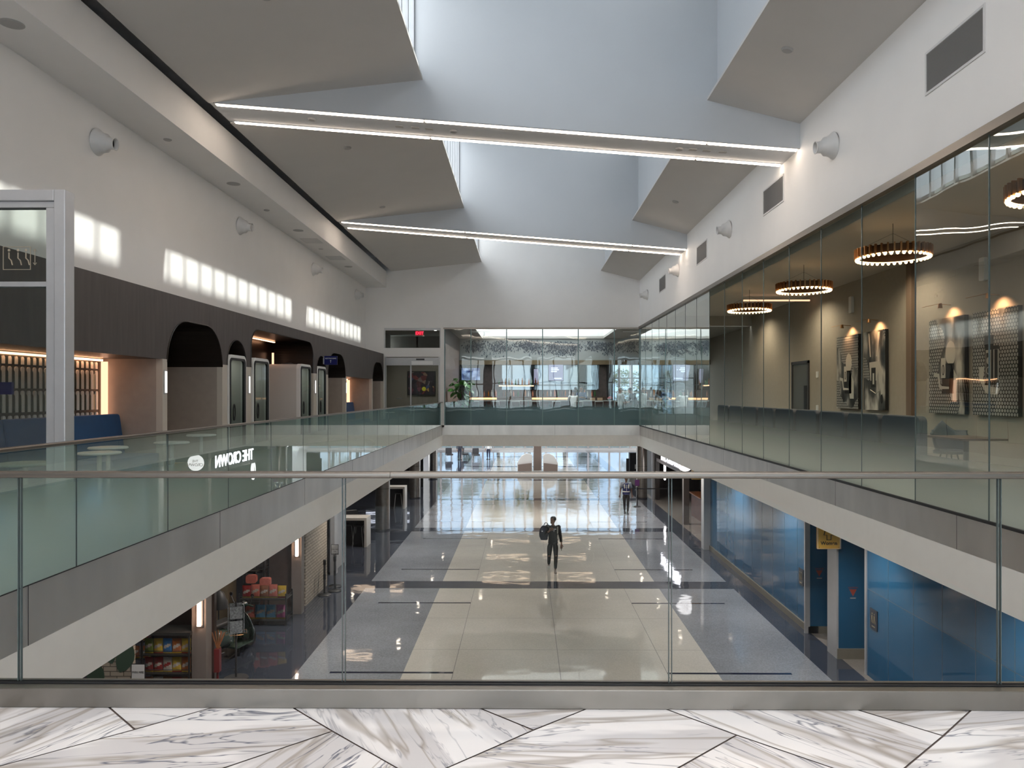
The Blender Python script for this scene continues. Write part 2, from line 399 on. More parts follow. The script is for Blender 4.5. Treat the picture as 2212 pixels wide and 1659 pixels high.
# ---- lower floor: terrazzo fields
def terrazzo(name, col, spk, rough=0.05):
    m = mat(name, col, rough); t = m.node_tree; k = t.links.new; b = t.nodes['Principled BSDF']
    g = nn(t, 'ShaderNodeNewGeometry')
    n = nn(t, 'ShaderNodeTexNoise'); n.inputs['Scale'].default_value = 28; n.inputs['Detail'].default_value = 3; k(g.outputs['Position'], n.inputs['Vector'])
    n2 = nn(t, 'ShaderNodeTexNoise'); n2.inputs['Scale'].default_value = 0.5; n2.inputs['Detail'].default_value = 3; k(g.outputs['Position'], n2.inputs['Vector'])
    ad = nn(t, 'ShaderNodeMath', operation='ADD'); k(n.outputs['Fac'], ad.inputs[0]); k(n2.outputs['Fac'], ad.inputs[1])
    mr = nn(t, 'ShaderNodeMapRange'); k(ad.outputs[0], mr.inputs['Value']); mr.inputs['From Min'].default_value = 0.7; mr.inputs['From Max'].default_value = 1.3
    mr.inputs['To Min'].default_value = 1-spk; mr.inputs['To Max'].default_value = 1+spk
    v = nn(t, 'ShaderNodeVectorMath', operation='MULTIPLY'); v.inputs[0].default_value = col; k(mr.outputs[0], v.inputs[1]); k(v.outputs[0], b.inputs['Base Color'])
    # the polished floor is very slightly uneven
    mp = nn(t, 'ShaderNodeMapping'); mp.inputs['Scale'].default_value = (0.9, 0.9, 1); k(g.outputs['Position'], mp.inputs[0])
    w = nn(t, 'ShaderNodeTexNoise'); w.inputs['Scale'].default_value = 1.0; w.inputs['Detail'].default_value = 2; k(mp.outputs[0], w.inputs['Vector'])
    bu = nn(t, 'ShaderNodeBump'); bu.inputs['Distance'].default_value = 0.011; bu.inputs['Strength'].default_value = 1; k(w.outputs['Fac'], bu.inputs['Height']); k(bu.outputs[0], b.inputs['Normal'])
    b.inputs['Specular IOR Level'].default_value = 0.7
    return m
t_beige = terrazzo('beige_terrazzo', (0.60, 0.585, 0.54), 0.10)
t_grey = terrazzo('grey_terrazzo', (0.25, 0.27, 0.305), 0.25)
t_dark = terrazzo('dark_terrazzo', (0.045, 0.052, 0.072), 0.30)
t_navy = terrazzo('navy_inlay', (0.010, 0.013, 0.035), 0.2)
t_tan = terrazzo('warm_grey_terrazzo', (0.24, 0.22, 0.20), 0.15)
t_joint = mat('joint', (0.12, 0.115, 0.11), 0.4)
CX = 0.74
YB = [4.4, 13.45, 22.5, 31.6, 40.7, 49.8, 58.9, 68.0]
xs = sorted(set([-14, 16, 6.87-0.0] + [CX+s*v for s in (-1, 1) for v in (5.42, 4.74, 3.23, 2.206, 2.194)] + [CX-0.006, CX+0.006]))
ys = [-9.0, 77.0]
for b_ in YB: ys += [b_-0.42, b_+0.42, b_-2.0, b_-1.91, b_+1.91, b_+2.0, b_-3.356, b_-3.344, b_+3.344, b_+3.356]
ys = sorted(ys)
mb = MB()
for i in range(len(xs)-1):
    for j in range(len(ys)-1):
        xm = (xs[i]+xs[i+1])/2; ym = (ys[j]+ys[j+1])/2; u = abs(xm-CX)
        d = min((abs(ym-b_) for b_ in YB))
        if u < 5.42:
            if d < 0.42: k_ = 2
            elif 2.2 < u < 4.74 and 1.91 < d < 2.0: k_ = 3
            elif u < 3.23:
                k_ = 0
                if xs[i+1]-xs[i] < 0.02 or 3.344 < d < 3.356: k_ = 5
            else: k_ = 1
        elif xm > 6.87: k_ = 4
        else: k_ = 2
        mb.mi = k_; mb.quad((xs[i], ys[j], LF), (xs[i+1], ys[j], LF), (xs[i+1], ys[j+1], LF), (xs[i], ys[j+1], LF))
fw = struct('floor_concourse', mb, [t_beige, t_grey, t_dark, t_navy, t_tan, t_joint])
bm = bmesh.new(); bm.from_mesh(fw.data); bmesh.ops.remove_doubles(bm, verts=bm.verts, dist=0.0005)
for f in bm.faces:
    if f.normal.z < 0: f.normal_flip()
bm.to_mesh(fw.data); bm.free()
rm = MB(); n = 72
for q, rx, ry, w in ((0, 1.7, 3.55, 0.012),):
    for i in range(n):
        if i % 36 < 1: continue
        a, b_ = 2*PI*i/n, 2*PI*(i+1)/n
        P = [(CX+.05+r*math.cos(t), 27.05+s*math.sin(t), LF+0.0006) for t, r, s in ((a, rx-w, ry-w*2), (a, rx, ry), (b_, rx, ry), (b_, rx-w, ry-w*2))]
        rm.quad(*P)
struct('trim_5', rm, mat('inlay_line', (0.34, 0.32, 0.29), 0.4))
# ---- blue tiled wall with the restroom entrances (right, lower)
def bluetile():
    m = mat('blue_glass_panel', (0.015, 0.100, 0.215), 0.06, spec=0.5, noise=0.05, nscale=0.7); t = m.node_tree; k = t.links.new; b = t.nodes['Principled BSDF']
    g = nn(t, 'ShaderNodeNewGeometry'); w = nn(t, 'ShaderNodeTexNoise'); w.inputs['Scale'].default_value = 0.9; k(g.outputs['Position'], w.inputs['Vector'])
    bu = nn(t, 'ShaderNodeBump'); bu.inputs['Distance'].default_value = 0.008; k(w.outputs['Fac'], bu.inputs['Height']); k(bu.outputs[0], b.inputs['Normal']); return m
blue = bluetile(); bluejoint = mat('panel_joint', (0.09, 0.13, 0.17), 0.4); tanbase = mat('tan_base', (0.20, 0.185, 0.15), 0.35, noise=.05)
XB = 7.0; ZC = -0.8
wb_ = struct('wall_blue', MB().box(XB, XB+0.2, -6, 15.4, LF, ZC), blue)
wl_ = struct('wall_blue_long', MB().box(6.84, 7.04, 18.2, 27.6, LF+0.16, ZC).box(6.84, 7.55, 18.05, 18.2, LF+0.16, ZC), blue)
struct('baseboard_long', MB().box(6.80, 7.04, 18.0, 27.6, LF, LF+0.16).box(6.80, 7.55, 18.0, 18.2, LF, LF+0.16), tanbase)
wp_ = struct('wall_pier', MB().box(6.80, 8.2, 16.3, 16.75, LF+0.22, ZC), blue)
struct('baseboard_pier', MB().box(6.77, 8.2, 16.26, 16.78, LF, LF+0.22), tanbase)
wq_ = struct('wall_blue_far', MB().box(6.9, 7.9, 28.2, 28.5, LF+0.2, ZC), blue)
struct('baseboard_far', MB().box(6.87, 7.9, 28.16, 28.5, LF, LF+0.2), tanbase)
struct('wall_restroom_back', MB().box(8.2, 8.4, 15.4, 28.5, LF, ZC).box(7.2, 8.4, 15.25, 15.4, LF, ZC), mat('restroom_wall', (0.16, 0.15, 0.14), 0.5))
struct('trim_6', MB().box(6.76, 6.80, 16.28, 16.78, LF, ZC).box(6.72, 6.84, 18.0, 18.06, LF+.0, ZC).box(6.6, 6.9, 27.6, 28.0, LF, ZC).box(6.97, 7.0, 15.36, 15.42, LF, ZC), alu)
pj = MB()
for i in range(14):
    y = 15.4-0.93*(i+1); pj.box(XB-0.002, XB, y, y+0.012, LF, ZC)
for i in range(10):
    y = 18.2+0.93*(i+1)-0.3; pj.box(6.838, 6.841, y, y+0.012, LF+0.16, ZC)
for z in (-2.55,): pj.box(XB-0.002, XB, -6, 15.4, z, z+0.008)
struct('trim_7', pj, bluejoint)
# ---- far hall of the concourse
struct('ceiling_hall', MB().box(-22, 26, 50, 77, 11, 11.2), white)
struct('wall_hall_left', MB().box(-22.2, -22, 50, 77, LF, 11), white)
struct('wall_hall_right', MB().box(26, 26.2, 50, 77, LF, 11), white)
struct('wall_hall_end', MB().box(-22, -9.5, 76, 76.3, LF, 11).box(15, 26, 76, 76.3, LF, 11).box(-9.5, 15, 76, 76.3, 9.2, 11).box(-9.5, 15, 76, 76.3, LF, LF+0.25), mat('hall_wall', (0.4, 0.38, 0.36), 0.6))
we = sthing('window_1', (2.75, 76, LF))
fm = mat('window_mullion', (0.34, 0.30, 0.28), 0.4)
m_ = MB()
for i in range(24):
    x = -9.5+24.5*i/23.0; w = 0.09 if i % 2 else 0.05
    m_.box(x-w, x+w, 75.85, 76.1, LF+0.25, 9.2)
for z in (-1.3, 1.6, 4.5, 7.2): m_.box(-9.5, 15, 75.9, 76.05, z-0.04, z+0.04)
obj('window_frame', m_, fm, we, world=True)
obj('pane', MB().box(-9.5, 15, 75.97, 75.98, LF+0.25, 9.2), g_end, we, world=True)
# ---- ground and trees outside the end windows
struct('ground', MB().box(-80, 90, 76.3, 180, LF-0.3, LF-0.05), mat('outside_ground', (0.32, 0.34, 0.30), 0.9, noise=.1))
# ---- concourse side walls
dwall = mat('dim_wall', (0.05, 0.045, 0.042), 0.6)
struct('wall_left_lower', MB().box(-14.2, -14, -9, 50, LF, ZC), dwall)
struct('wall_right_lower', MB().box(13.8, 14, 28, 50, LF, ZC).box(7.9, 14, 28.2, 28.5, LF, ZC), dwall)
struct('wall_near_lower', MB().box(-14, 14, -9.3, -9, LF, ZC), dwall)
# ---- left gallery: white upper wall, soffit
XW = -6.7
struct('wall_left', MB().box(XW-0.15, XW, -10, YF, 3.05, 6.9).box(-7.3, -7.15, -10, YF, 0, 3.15), white)
struct('trim_8', MB().box(XW, -5.83, -10, YF, 5.92, 5.95).box(-5.86, -5.83, -10, YF, 5.95, 6.54).box(-6.8, -5.83, -10, YF, 6.54, 6.6), white)
struct('trim_9', MB().box(-5.86, -5.45, -10, YF, 6.95, 7.05).box(-6.7, -6.5, -10, YF, 6.6, 7.05), black)
# ---- openings in the brown wall
OP = [(5.4, 12.28, 2.0, 0.0), (12.44, 14.72, 2.70, 0.75), (14.97, 16.0, 2.53, 0.5), (16.28, 21.1, 2.86, 0.45), (21.42, 22.45, 2.53, 0.5),
      (22.7, 24.9, 2.70, 0.75), (25.05, 29.2, 2.0, 0.0), (29.4, 31.55, 2.70, 0.75)]
XF, XK, ZT = -5.95, -7.05, 3.11
OPF = [(-8, -3.2, 2.70, 0.75), (-2.9, 5.2, 2.0, 0.0)] + OP
def prof(y0, y1, zt, r, n=10):
    if r == 0: return [(y0, zt), (y1, zt)]
    out = [(y0+r-r*math.cos(PI/2*i/n), zt-r+r*math.sin(PI/2*i/n)) for i in range(n+1)]
    out += [(y1-r+r*math.sin(PI/2*i/n), zt-r+r*math.cos(PI/2*i/n)) for i in range(n+1)]
    return out
wbm = MB(); sof = MB(); pm = MB(); jt = MB(); rim = MB()
cur = -10.0
for (y0, y1, zt, r) in OPF:
    wbm.quad((XF, cur, 2.0), (XF, y0, 2.0), (XF, y0, ZT), (XF, cur, ZT))
    pm.box(XF-0.10, XF+0.006, cur, y0, 0, 2.0)
    P = prof(y0, y1, zt, r)
    pts = [(y0, 2.0)]+P+[(y1, 2.0)]
    for a, b_ in zip(pts[:-1], pts[1:]):
        if abs(b_[0]-a[0]) > 1e-6: wbm.quad((XF, a[0], a[1]), (XF, b_[0], b_[1]), (XF, b_[0], ZT), (XF, a[0], ZT))
        sof.quad((XF, a[0], a[1]), (XF, b_[0], b_[1]), (XK, b_[0], b_[1]), (XK, a[0], a[1]))
    if r: rim.tube([(XF+0.004, a, z) for a, z in pts], 0.012, 5)
    jt.box(XK, XF-0.02, y0-0.03, y0-0.001, 0, 2.0); jt.box(XK, XF-0.02, y1+0.001, y1+0.03, 0, 2.0)
    cur = y1
wbm.quad((XF, cur, 2.0), (XF, YF, 2.0), (XF, YF, ZT), (XF, cur, ZT)); pm.box(XF-0.10, XF+0.006, cur, YF, 0, 2.0)
wbm.quad((XF, -10, ZT), (XF, YF, ZT), (XW, YF, ZT), (XW, -10, ZT))
struct('wall_left_cladding', wbm, brown)
struct('trim_10', sof, darkbrown); struct('trim_11', pm, pil); struct('wall_left_jambs', jt, tan); struct('trim_12', rim, darkbrown)
struct('wall_left_recess', MB().box(XK-0.05, XK, -10, YF, 2.0, 3.0), darkbrown); struct('wall_left_recess_lower', MB().box(XK-0.05, XK, -10, YF, 0, 2.0), tan)
# ---- right white wall above the glazing, roof parts
XS = 4.88
struct('wall_right', MB().box(XS, XS+0.25, -10, YF+0.2, 4.25, 6.6), white)
struct('wall_far', MB().box(XW, XS+0.2, YF, YF+0.2, 4.2, 11.2).box(-6.7, -5.9, YF, YF+0.2, 0, 4.2).box(-3.55, -3.38, YF, YF+.12, -0.0, 4.2)
       .box(-5.9, -3.55, YF, YF+0.2, 2.98, 3.36), white)
# central ceiling: bays with sloping side panels round a skylight shaft, beams between
def beam(y0, y1):
    # underside falls from left to right
    m = MB(); xl, xr = -5.62, XS+0.02; zl, zr = 6.62, 5.76
    tops = [(xl, 6.62), (xl, 8.7), (xr, 8.7), (xr, zr)]
    m.prism([(xl, zl), (xr, zr), (xr, 8.7), (3.7, 8.7), (3.7, 11.15), (-2.2, 11.15), (-2.2, 8.7), (xl, 8.7)], y0, y1, 'y'); return m
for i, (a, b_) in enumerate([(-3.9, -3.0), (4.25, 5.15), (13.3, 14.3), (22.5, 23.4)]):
    struct('ceiling_beam' if i == 0 else 'ceiling_beam.%03d' % i, beam(a, b_), shaft_dimmed)
XA, XC = -1.80, 3.24
def zleft(x): return 6.60+(x+5.62)*(7.0-6.60)/(XA+5.62)
def zright(x): return 6.20+(XS-x)*(6.62-6.20)/(XS-XC)
t_ = 0.05
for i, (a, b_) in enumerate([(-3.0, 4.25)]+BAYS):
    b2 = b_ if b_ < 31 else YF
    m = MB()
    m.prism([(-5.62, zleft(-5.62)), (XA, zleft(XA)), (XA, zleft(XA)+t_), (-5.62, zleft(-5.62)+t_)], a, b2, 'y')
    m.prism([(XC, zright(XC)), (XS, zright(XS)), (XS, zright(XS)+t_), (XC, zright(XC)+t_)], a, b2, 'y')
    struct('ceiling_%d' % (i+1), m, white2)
    # shaft
    zt_ = 10.9
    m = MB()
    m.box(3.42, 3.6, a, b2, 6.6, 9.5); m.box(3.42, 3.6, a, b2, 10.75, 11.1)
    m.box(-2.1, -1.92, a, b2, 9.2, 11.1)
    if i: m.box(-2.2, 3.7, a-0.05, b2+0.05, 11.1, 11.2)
    else: m.box(-2.2, 3.7, a-0.05, a+.1, 11.1, 11.2).box(-2.2, 3.7, b2-.1, b2+0.05, 11.1, 11.2)  # landing bay roof left open out of view, added to let in sky
    struct('wall_skylight_%d' % (i+1), m, shaft_dimmed)
    for side, x0, z0, z1 in (('east', 3.5, 9.5, 10.75), ('west', -2.0, 7.02, 9.2)):
        w = sthing('window_%d' % (2+i*2+(side == 'west')), (x0, a, z0)); m = MB(); nm = 12
        for q in range(nm+1):
            y = a+(b_-a)*q/nm; m.box(x0-0.05, x0+0.05, y-0.045, y+0.045, z0, z1)
        m.box(x0-0.05, x0+0.05, a, b_, z0, z0+0.06); m.box(x0-0.05, x0+0.05, a, b_, z1-0.06, z1)
        obj('window_frame', m, alu, w, world=True)
        obj('pane', MB().box(x0-0.004, x0+0.004, a, b_, z0, z1), g_win, w, world=True)
# roofs that keep the sky out elsewhere
struct('ceiling_roof', MB().box(-7.4, -2.05, -10, YF+.2, 7.2, 7.3).box(3.5, 5.1, -10, YF+.2, 8.7, 8.8).box(-7.4, -7.3, -10, YF, 3, 8.7)
       .box(5.1, 5.2, -10, YF+.2, 4.7, 8.8).box(-7.4, 5.2, YF+.2, YF+.3, 4.7, 8.8)
       .box(-7.4, 5.2, -3.95, -3.9, 5.0, 8.8), white)
# rear of the landing, behind the photographer: window front of the terminal
struct('ceiling_rear', MB().box(-7.4, 12, -10, -3.95, 5.0, 5.1), white)
wr = sthing('window_20', (2, -10, 0)); m_ = MB()
for i in range(12): m_.box(-6+i*1.5-.05, -6+i*1.5+.05, -10.1, -9.9, 0, 4.9)
for z in (0.05, 2.4, 4.85): m_.box(-6, 10.5, -10.1, -9.9, z-.05, z+.05)
obj('window_frame', m_, dark, wr, world=True); obj('pane', MB().box(-6, 10.5, -10.01, -10, 0, 4.9), g_win, wr, world=True)
struct('wall_rear', MB().box(-7.4, -6, -10.1, -9.9, 0, 5).box(10.5, 12, -10.1, -9.9, 0, 5).box(11.9, 12, -10, 3.4, 0, 5), white)
cm = MB()
for x in (-3.4, 1.0, 5.4): cm.cyl((x, -8.4, 0), 0.32, 5, 20)
struct('wall_rear_columns', cm, dark)
# ================================================================== RAILINGS AND GLAZING
def railing(name, label, ax, fixed, joints, gm, sgn, capcol=rail):
    """glass balustrade along an axis: 'x' (front) or 'y' (left)"""
    r = thing(name, label, 'railing', (0, 0, 0))
    def bx(m, a0, a1, f0, f1, z0, z1):
        return m.box(a0, a1, fixed+f0, fixed+f1, z0, z1) if ax == 'x' else m.box(fixed+f0, fixed+f1, a0, a1, z0, z1)
    for a, b in zip(joints[:-1], joints[1:]):
        em = MB()
        gp_ = obj('glass_panel', bx(MB(), a+0.008, b-0.008, -0.006, 0.006, 0.095, 1.045), gm, r)
        bx(em, a+0.005, a+0.0085, -0.0065, 0.0065, 0.095, 1.045); obj('glass_edge', em, edge, gp_); obj('glass_edge', bx(MB(), b-0.0085, b-0.005, -0.0065, 0.0065, 0.095, 1.045), edge, gp_)
    return r, bx
jx = [(37-1132)*YN/F+1.51*i for i in range(-2, 6)]
r1, bx = railing('glass_railing', 'clear glass railing with brushed steel top rail across the marble landing', 'x', YN, jx, g_front, 1)
m = MB()
m.prism(rrect(YN-0.034, YN+0.030, 1.040, 1.068, 0.008, 3), jx[0], (845-1132)*YN/F-0.002, 'x')
m.prism(rrect(YN-0.034, YN+0.030, 1.040, 1.068, 0.008, 3), (845-1132)*YN/F+0.0, jx[-1], 'x')
obj('handrail', m, rail, r1, smooth='auto')
m = MB(); m.box(jx[0], jx[-1], YN-0.075, YN-0.018, 0.0, 0.088); m.box(jx[0], jx[-1], YN+0.018, YN+0.05, 0.0, 0.088)
obj('base_shoe', m, shoe_m, r1, bevel=0.004)
obj('gasket', MB().box(jx[0], jx[-1], YN-0.018, YN-0.0065, 0.02, 0.093).box(jx[0], jx[-1], YN+0.0065, YN+0.018, 0.02, 0.093), black, r1)
jy = [YN+0.05]+[4.27+1.486*i for i in range(1, 18)]+[YF-1.0, YF-0.02]
jy = [y for i, y in enumerate(jy) if i == 0 or y-jy[i-1] > 0.5]
r2, bx = railing('glass_railing', 'frosted fade glass railing with steel top rail along the left gallery', 'y', XL, jy, g_left, 1)
obj('handrail', MB().prism([(a-0, z) for a, z in rrect(XL-0.032, XL+0.032, 1.040, 1.068, 0.008, 3)], jy[0], jy[-1], 'y'), rail, r2, smooth='auto')
obj('base_shoe', MB().box(XL-0.05, XL-0.012, jy[0], jy[-1], 0.0, 0.10), steel, r2)
obj('gasket', MB().box(XL-0.011, XL+0.011, jy[0], jy[-1], 0.09, 0.098), black, r2)
# tall glazing right and far
ZG = 4.15
w = sthing('window_8', (XR, YN, 0)); jr = [YN+1.486*i for i in range(0, 20)]; jr[-1] = YF
jr = [-8.5, -7.0, -5.5, -4.0, -2.5, -1.0, 0.5, 2.0]+jr
for a, b in zip(jr[:-1], jr[1:]):
    obj('pane', MB().quad((XR+0.01, b-0.006, 0.09), (XR+0.01, a+0.006, 0.09), (XR+0.01, a+0.006, ZG), (XR+0.01, b-0.006, ZG)), g_right, w, world=True)
for y in jr: obj('glass_edge', MB().box(XR+0.004, XR+0.016, y-0.007, y+0.007, 0.09, ZG), edge, w, world=True)
obj('window_frame', MB().box(XR-0.05, XR+0.06, -9.9, YF+0.03, ZG, ZG+0.10), rail, w, world=True)
obj('bottom_channel', MB().box(XR-0.02, XR+0.03, -9.9, YF, 0.06, 0.092), black, w, world=True)
edge2 = mat('glass_edge_far', (0.12, 0.2, 0.2), 0.2)
w = sthing('window_9', (XL, YF, 0)); jx2 = [-3.38]+[-3.38+1.06+1.503*i for i in range(0, 6)]; jx2[-1] = XR
jx2 = [-3.36, -2.25, -0.74, 0.78, 2.29, 3.81, XR-0.01]
for a, b in zip(jx2[:-1], jx2[1:]):
    obj('pane', MB().quad((a+0.008, YF+0.01, 0.09), (b-0.008, YF+0.01, 0.09), (b-0.008, YF+0.01, ZG), (a+0.008, YF+0.01, ZG)), g_far, w, world=True)
for x in jx2: obj('glass_edge', MB().box(x-0.02, x+0.02, YF+0.0, YF+0.03, 0.09, ZG), edge2, w, world=True)
obj('window_frame', MB().box(XL+0.05, XR, YF-0.04, YF+0.06, ZG, ZG+0.07), rail, w, world=True)

# ================================================================== CEILING FITTINGS
strip = emis('strip_light', (1.0, 0.83, 0.68), 9.0)
def beamz(x): return 6.62+(x+5.62)*(5.76-6.62)/(XS+0.02+5.62)
def light_strip(y, label, x0=-5.52, x1=4.86):
    r = thing('strip_light', label, 'light', (0, y, 6.2), group='linear lights along the ceiling beams')
    q = [x0, x0+(x1-x0)*0.36, x0+(x1-x0)*0.845, x1]
    for a, b in zip(q[:-1], q[1:]):
        m = MB(); m.prism([(a+0.02, beamz(a)-6.2-0.03), (b-0.02, beamz(b)-6.2-0.03), (b-0.02, beamz(b)-6.2+0.004), (a+0.02, beamz(a)-6.2+0.004)], -0.035, 0.035, 'y')
        obj('light_bar', m, strip, r)
    obj('housing', MB().prism([(x0-.02, beamz(x0)-6.2-0.012), (x1+.02, beamz(x1)-6.2-0.012), (x1+.02, beamz(x1)-6.2+0.004), (x0-.02, beamz(x0)-6.2+0.004)], -0.05, 0.05, 'y'), alu, r)
light_strip(13.36, 'glowing linear light on the far edge of the nearest beam in view')
light_strip(14.24, 'glowing linear light on the near edge of the nearest beam in view')
s_ = light_strip(22.56, 'upper glowing linear light of the distant ceiling beam pair')
light_strip(23.36, 'lower glowing linear light of the distant ceiling beam pair')
light_strip(4.31, 'glowing linear light of the beam nearest the landing, far edge'); light_strip(5.09, 'glowing linear light of the beam nearest the landing, near edge')
light_strip(-3.84, 'glowing linear light of the rear beam, far edge'); light_strip(-3.06, 'glowing linear light of the rear beam, near edge')
# small round detectors / speakers
det = mat('detector', (0.42, 0.41, 0.40), 0.5)
def disc(name, label, cat, loc, r, tilt=0, group=None, h=0.03):
    o = obj(name, MB().lathe([(r, 0), (r, -h*0.5), (r*0.8, -h)], seg=20), det); o.location = loc; o.rotation_euler = (0, tilt, 0)
    return tag(o, label, cat, group)
tl = -math.atan(0.4/3.82); tr_ = math.atan(0.42/1.64); tb = math.atan(0.86/10.5)
disc('smoke_detector', 'small round detector on the near left ceiling panel', 'detector', (-3.5, 10.15, zleft(-3.5)), 0.085, tl)
disc('smoke_detector', 'small round detector on the left ceiling panel just beyond the nearest beam', 'detector', (-3.85, 16.3, zleft(-3.85)), 0.085, tl)
disc('smoke_detector', 'faint round detector on the middle left ceiling panel near the second beam', 'detector', (-4.05, 21.4, zleft(-4.05)), 0.085, tl)
disc('smoke_detector', 'small round detector on the near right ceiling panel', 'detector', (3.85, 11.0, zright(3.85)), 0.085, tr_)
disc('smoke_detector', 'round detector on the second right ceiling panel beside the light beam', 'detector', (3.85, 15.8, zright(3.85)), 0.085, tr_)
disc('smoke_detector', 'round detector on the second right ceiling panel further from the beam', 'detector', (3.95, 19.6, zright(3.95)), 0.085, tr_)
for i, (x, y) in enumerate([(-3.9, 13.75), (-1.3, 13.8), (2.85, 13.8)]):
    disc('beam_detector', ['round detector at the left end between the nearest linear lights', 'round detector mid way between the nearest linear lights', 'round detector toward the right between the nearest linear lights'][i], 'detector', (x, y, beamz(x)), 0.07, tb)
for i, (x, y) in enumerate([(-2.3, 13.8), (-2.0, 13.8), (-1.75, 13.8), (3.1, 13.8), (3.35, 13.8), (3.65, 13.8)]):
    o = obj('ceiling_plate', MB().box(-0.07, 0.07, -0.05, 0.05, -0.008, 0), det); o.location = (x, y, beamz(x)); o.rotation_euler = (0, tb, 0)
    tag(o, ('small square plate left of centre between the nearest linear lights' if i < 3 else 'small square plate at the right end between the nearest linear lights'), 'ceiling plate', 'left plates on the beam' if i < 3 else 'right plates on the beam')
for i, (y, lb) in enumerate([(9.05, 'largest round soffit speaker at the top left'), (16.0, 'round soffit speaker, second from the near end'), (20.6, 'round soffit speaker, third from the near end'), (26.5, 'farthest round soffit speaker of the left row')]):
    disc('ceiling_speaker', lb, 'speaker', (-6.22, y, 5.92), 0.14, 0, 'round speakers in the left soffit', 0.012)
for i, (y, lb) in enumerate([(13.2, 'small detector in the left soffit above the nearest wall nozzles'), (18.3, 'small detector in the left soffit above the second wall nozzle'), (23.2, 'small detector in the left soffit near the square access panel')]):
    disc('soffit_detector', lb, 'detector', (-6.3, y, 5.92), 0.07, 0, None, 0.02)
for y, lb in ((22.0, 'square flush access panel in the left soffit, nearer one'), (24.8, 'square flush access panel in the left soffit, farther one')):
    o = obj('access_panel', MB().box(-0.26, 0.26, -0.35, 0.35, -0.006, 0), mat('panel_white', (0.66, .65, .64), 0.6)); o.location = (-6.25, y, 5.92); tag(o, lb, 'access panel', 'access panels in the left soffit')
# nozzles
nozm = mat('nozzle_white', (0.70, 0.69, 0.68), 0.35)
def nozzle(loc, s, label):
    r = thing('air_nozzle', label, 'air nozzle', loc, group='jet air nozzles on the '+('right' if s < 0 else 'left')+' wall')
    T = Matrix.Rotation(s*PI/2+s*math.radians(6), 4, 'Y')
    m = MB().lathe([(0.20, 0), (0.215, 0.012), (0.205, 0.03), (0.17, 0.07), (0.15, 0.12), (0.145, 0.16), (0.095, 0.20), (0.088, 0.27), (0.10, 0.30), (0.085, 0.30), (0.075, 0.22)], seg=28, T=T, cap=False)
    obj('cone', m, nozm, r, smooth=True)
    obj('bore', MB().lathe([(0.0, 0.235), (0.078, 0.235)], seg=24, T=T, cap=False), black, r)
ORD = ['nearest', 'second', 'third', 'farthest']
for i, y in enumerate([11.7, 17.6, 23.75, 29.8]):
    nozzle((XW, y, 5.37), 1, 'white jet nozzle on the left wall, '+ORD[i]+' of the row')
for i, y in enumerate([11.85, 17.85, 23.8, 29.7]):
    nozzle((XS, y, 5.33), -1, 'white jet nozzle on the right wall, '+ORD[i]+' of the row')
gs = mat('grille_dark', (0.28, 0.28, 0.28), 0.6)
def grille(y0, y1, label):
    r = thing('vent_grille', label, 'vent grille', (XS, (y0+y1)/2, 5.30), group='louvre grilles on the right wall'); h = (y1-y0)/2
    obj('back', MB().box(-0.004, 0.0, -h, h, -0.23, 0.23), gs, r)
    m = MB(); m.box(-0.014, 0, -h-.03, -h, -.26, .26).box(-0.014, 0, h, h+.03, -.26, .26).box(-0.014, 0, -h, h, -.26, -.23).box(-0.014, 0, -h, h, .23, .26)
    obj('frame', m, nozm, r)
    m = MB()
    for k in range(34): z = -0.22+0.44*k/33; m.prism([(-0.012, z-0.003), (-0.002, z+0.005), (-0.002, z+0.008), (-0.012, z+.001)], -h, h, 'y')
    obj('louvres', m, det, r)
for i, (a, b) in enumerate([(8.0, 9.12), (14.15, 15.3), (20.05, 21.2), (25.9, 27.05)]):
    grille(a, b, 'grey louvre grille high on the right wall, '+ORD[i]+' of four')

# ================================================================== LEFT GALLERY
# aluminium framed glass screen at the lift
r = thing('lift_screen', 'aluminium framed glass screen at the far left edge of the gallery', 'glass screen', (-4.0, 6.5, 0))
ZS = 3.21
m = MB(); m.box(-0.10, 0.0, 0, 0.14, 0, ZS); m.box(-3.2, -0.10, 0, 0.14, ZS-0.10, ZS)
obj('outer_frame', m, alu, r, bevel=0.008)
m = MB(); m.box(-0.18, -0.10, 0.02, 0.11, 0, ZS-.155); m.box(-3.2, -0.10, 0.02, 0.11, ZS-0.155, ZS-0.10); m.box(-3.2, -0.18, 0.03, 0.10, 2.365, 2.41); m.box(-3.2, -0.18, .03, .10, 0, .12)
obj('inner_frame', m, alu, r, bevel=0.004)
m = MB().box(-3.2, -0.18, 0.06, 0.068, 0.12, ZS-0.155); obj('glass_panel', m, glassmat('screen_glass', (0.72, 0.76, 0.74), 2.2), r)
sm = MB()
fr_ = [(-0.58, 2.52), (-0.34, 2.52), (-0.34, 2.72), (-0.58, 2.72)]
sm.tube([(x, 0.055, z) for x, z in fr_], 0.004, 5, closed=True)
for cx in (-0.53, -0.45, -0.38):
    sm.ball((cx, 0.056, 2.69), 0.012, 8, 5, (1, .3, 1)); sm.tube([(cx, 0.056, 2.67), (cx, 0.056, 2.62), (cx+0.02, 0.056, 2.60), (cx+.03, .056, 2.56)], 0.005, 5)
sm.tube([(-0.30, .055, 2.56), (-0.30, .055, 2.70)], .003, 5); sm.tube([(-0.315, .055, 2.68), (-.30, .055, 2.70), (-.285, .055, 2.68)], .003, 5); sm.tube([(-0.315, .055, 2.58), (-.30, .055, 2.56), (-.285, .055, 2.58)], .003, 5)
obj('pictogram', sm, mat('sign_reflection', (0.42, 0.36, 0.27), 0.5), r)  # reflection of a lift sign, drawn on the glass as outlines
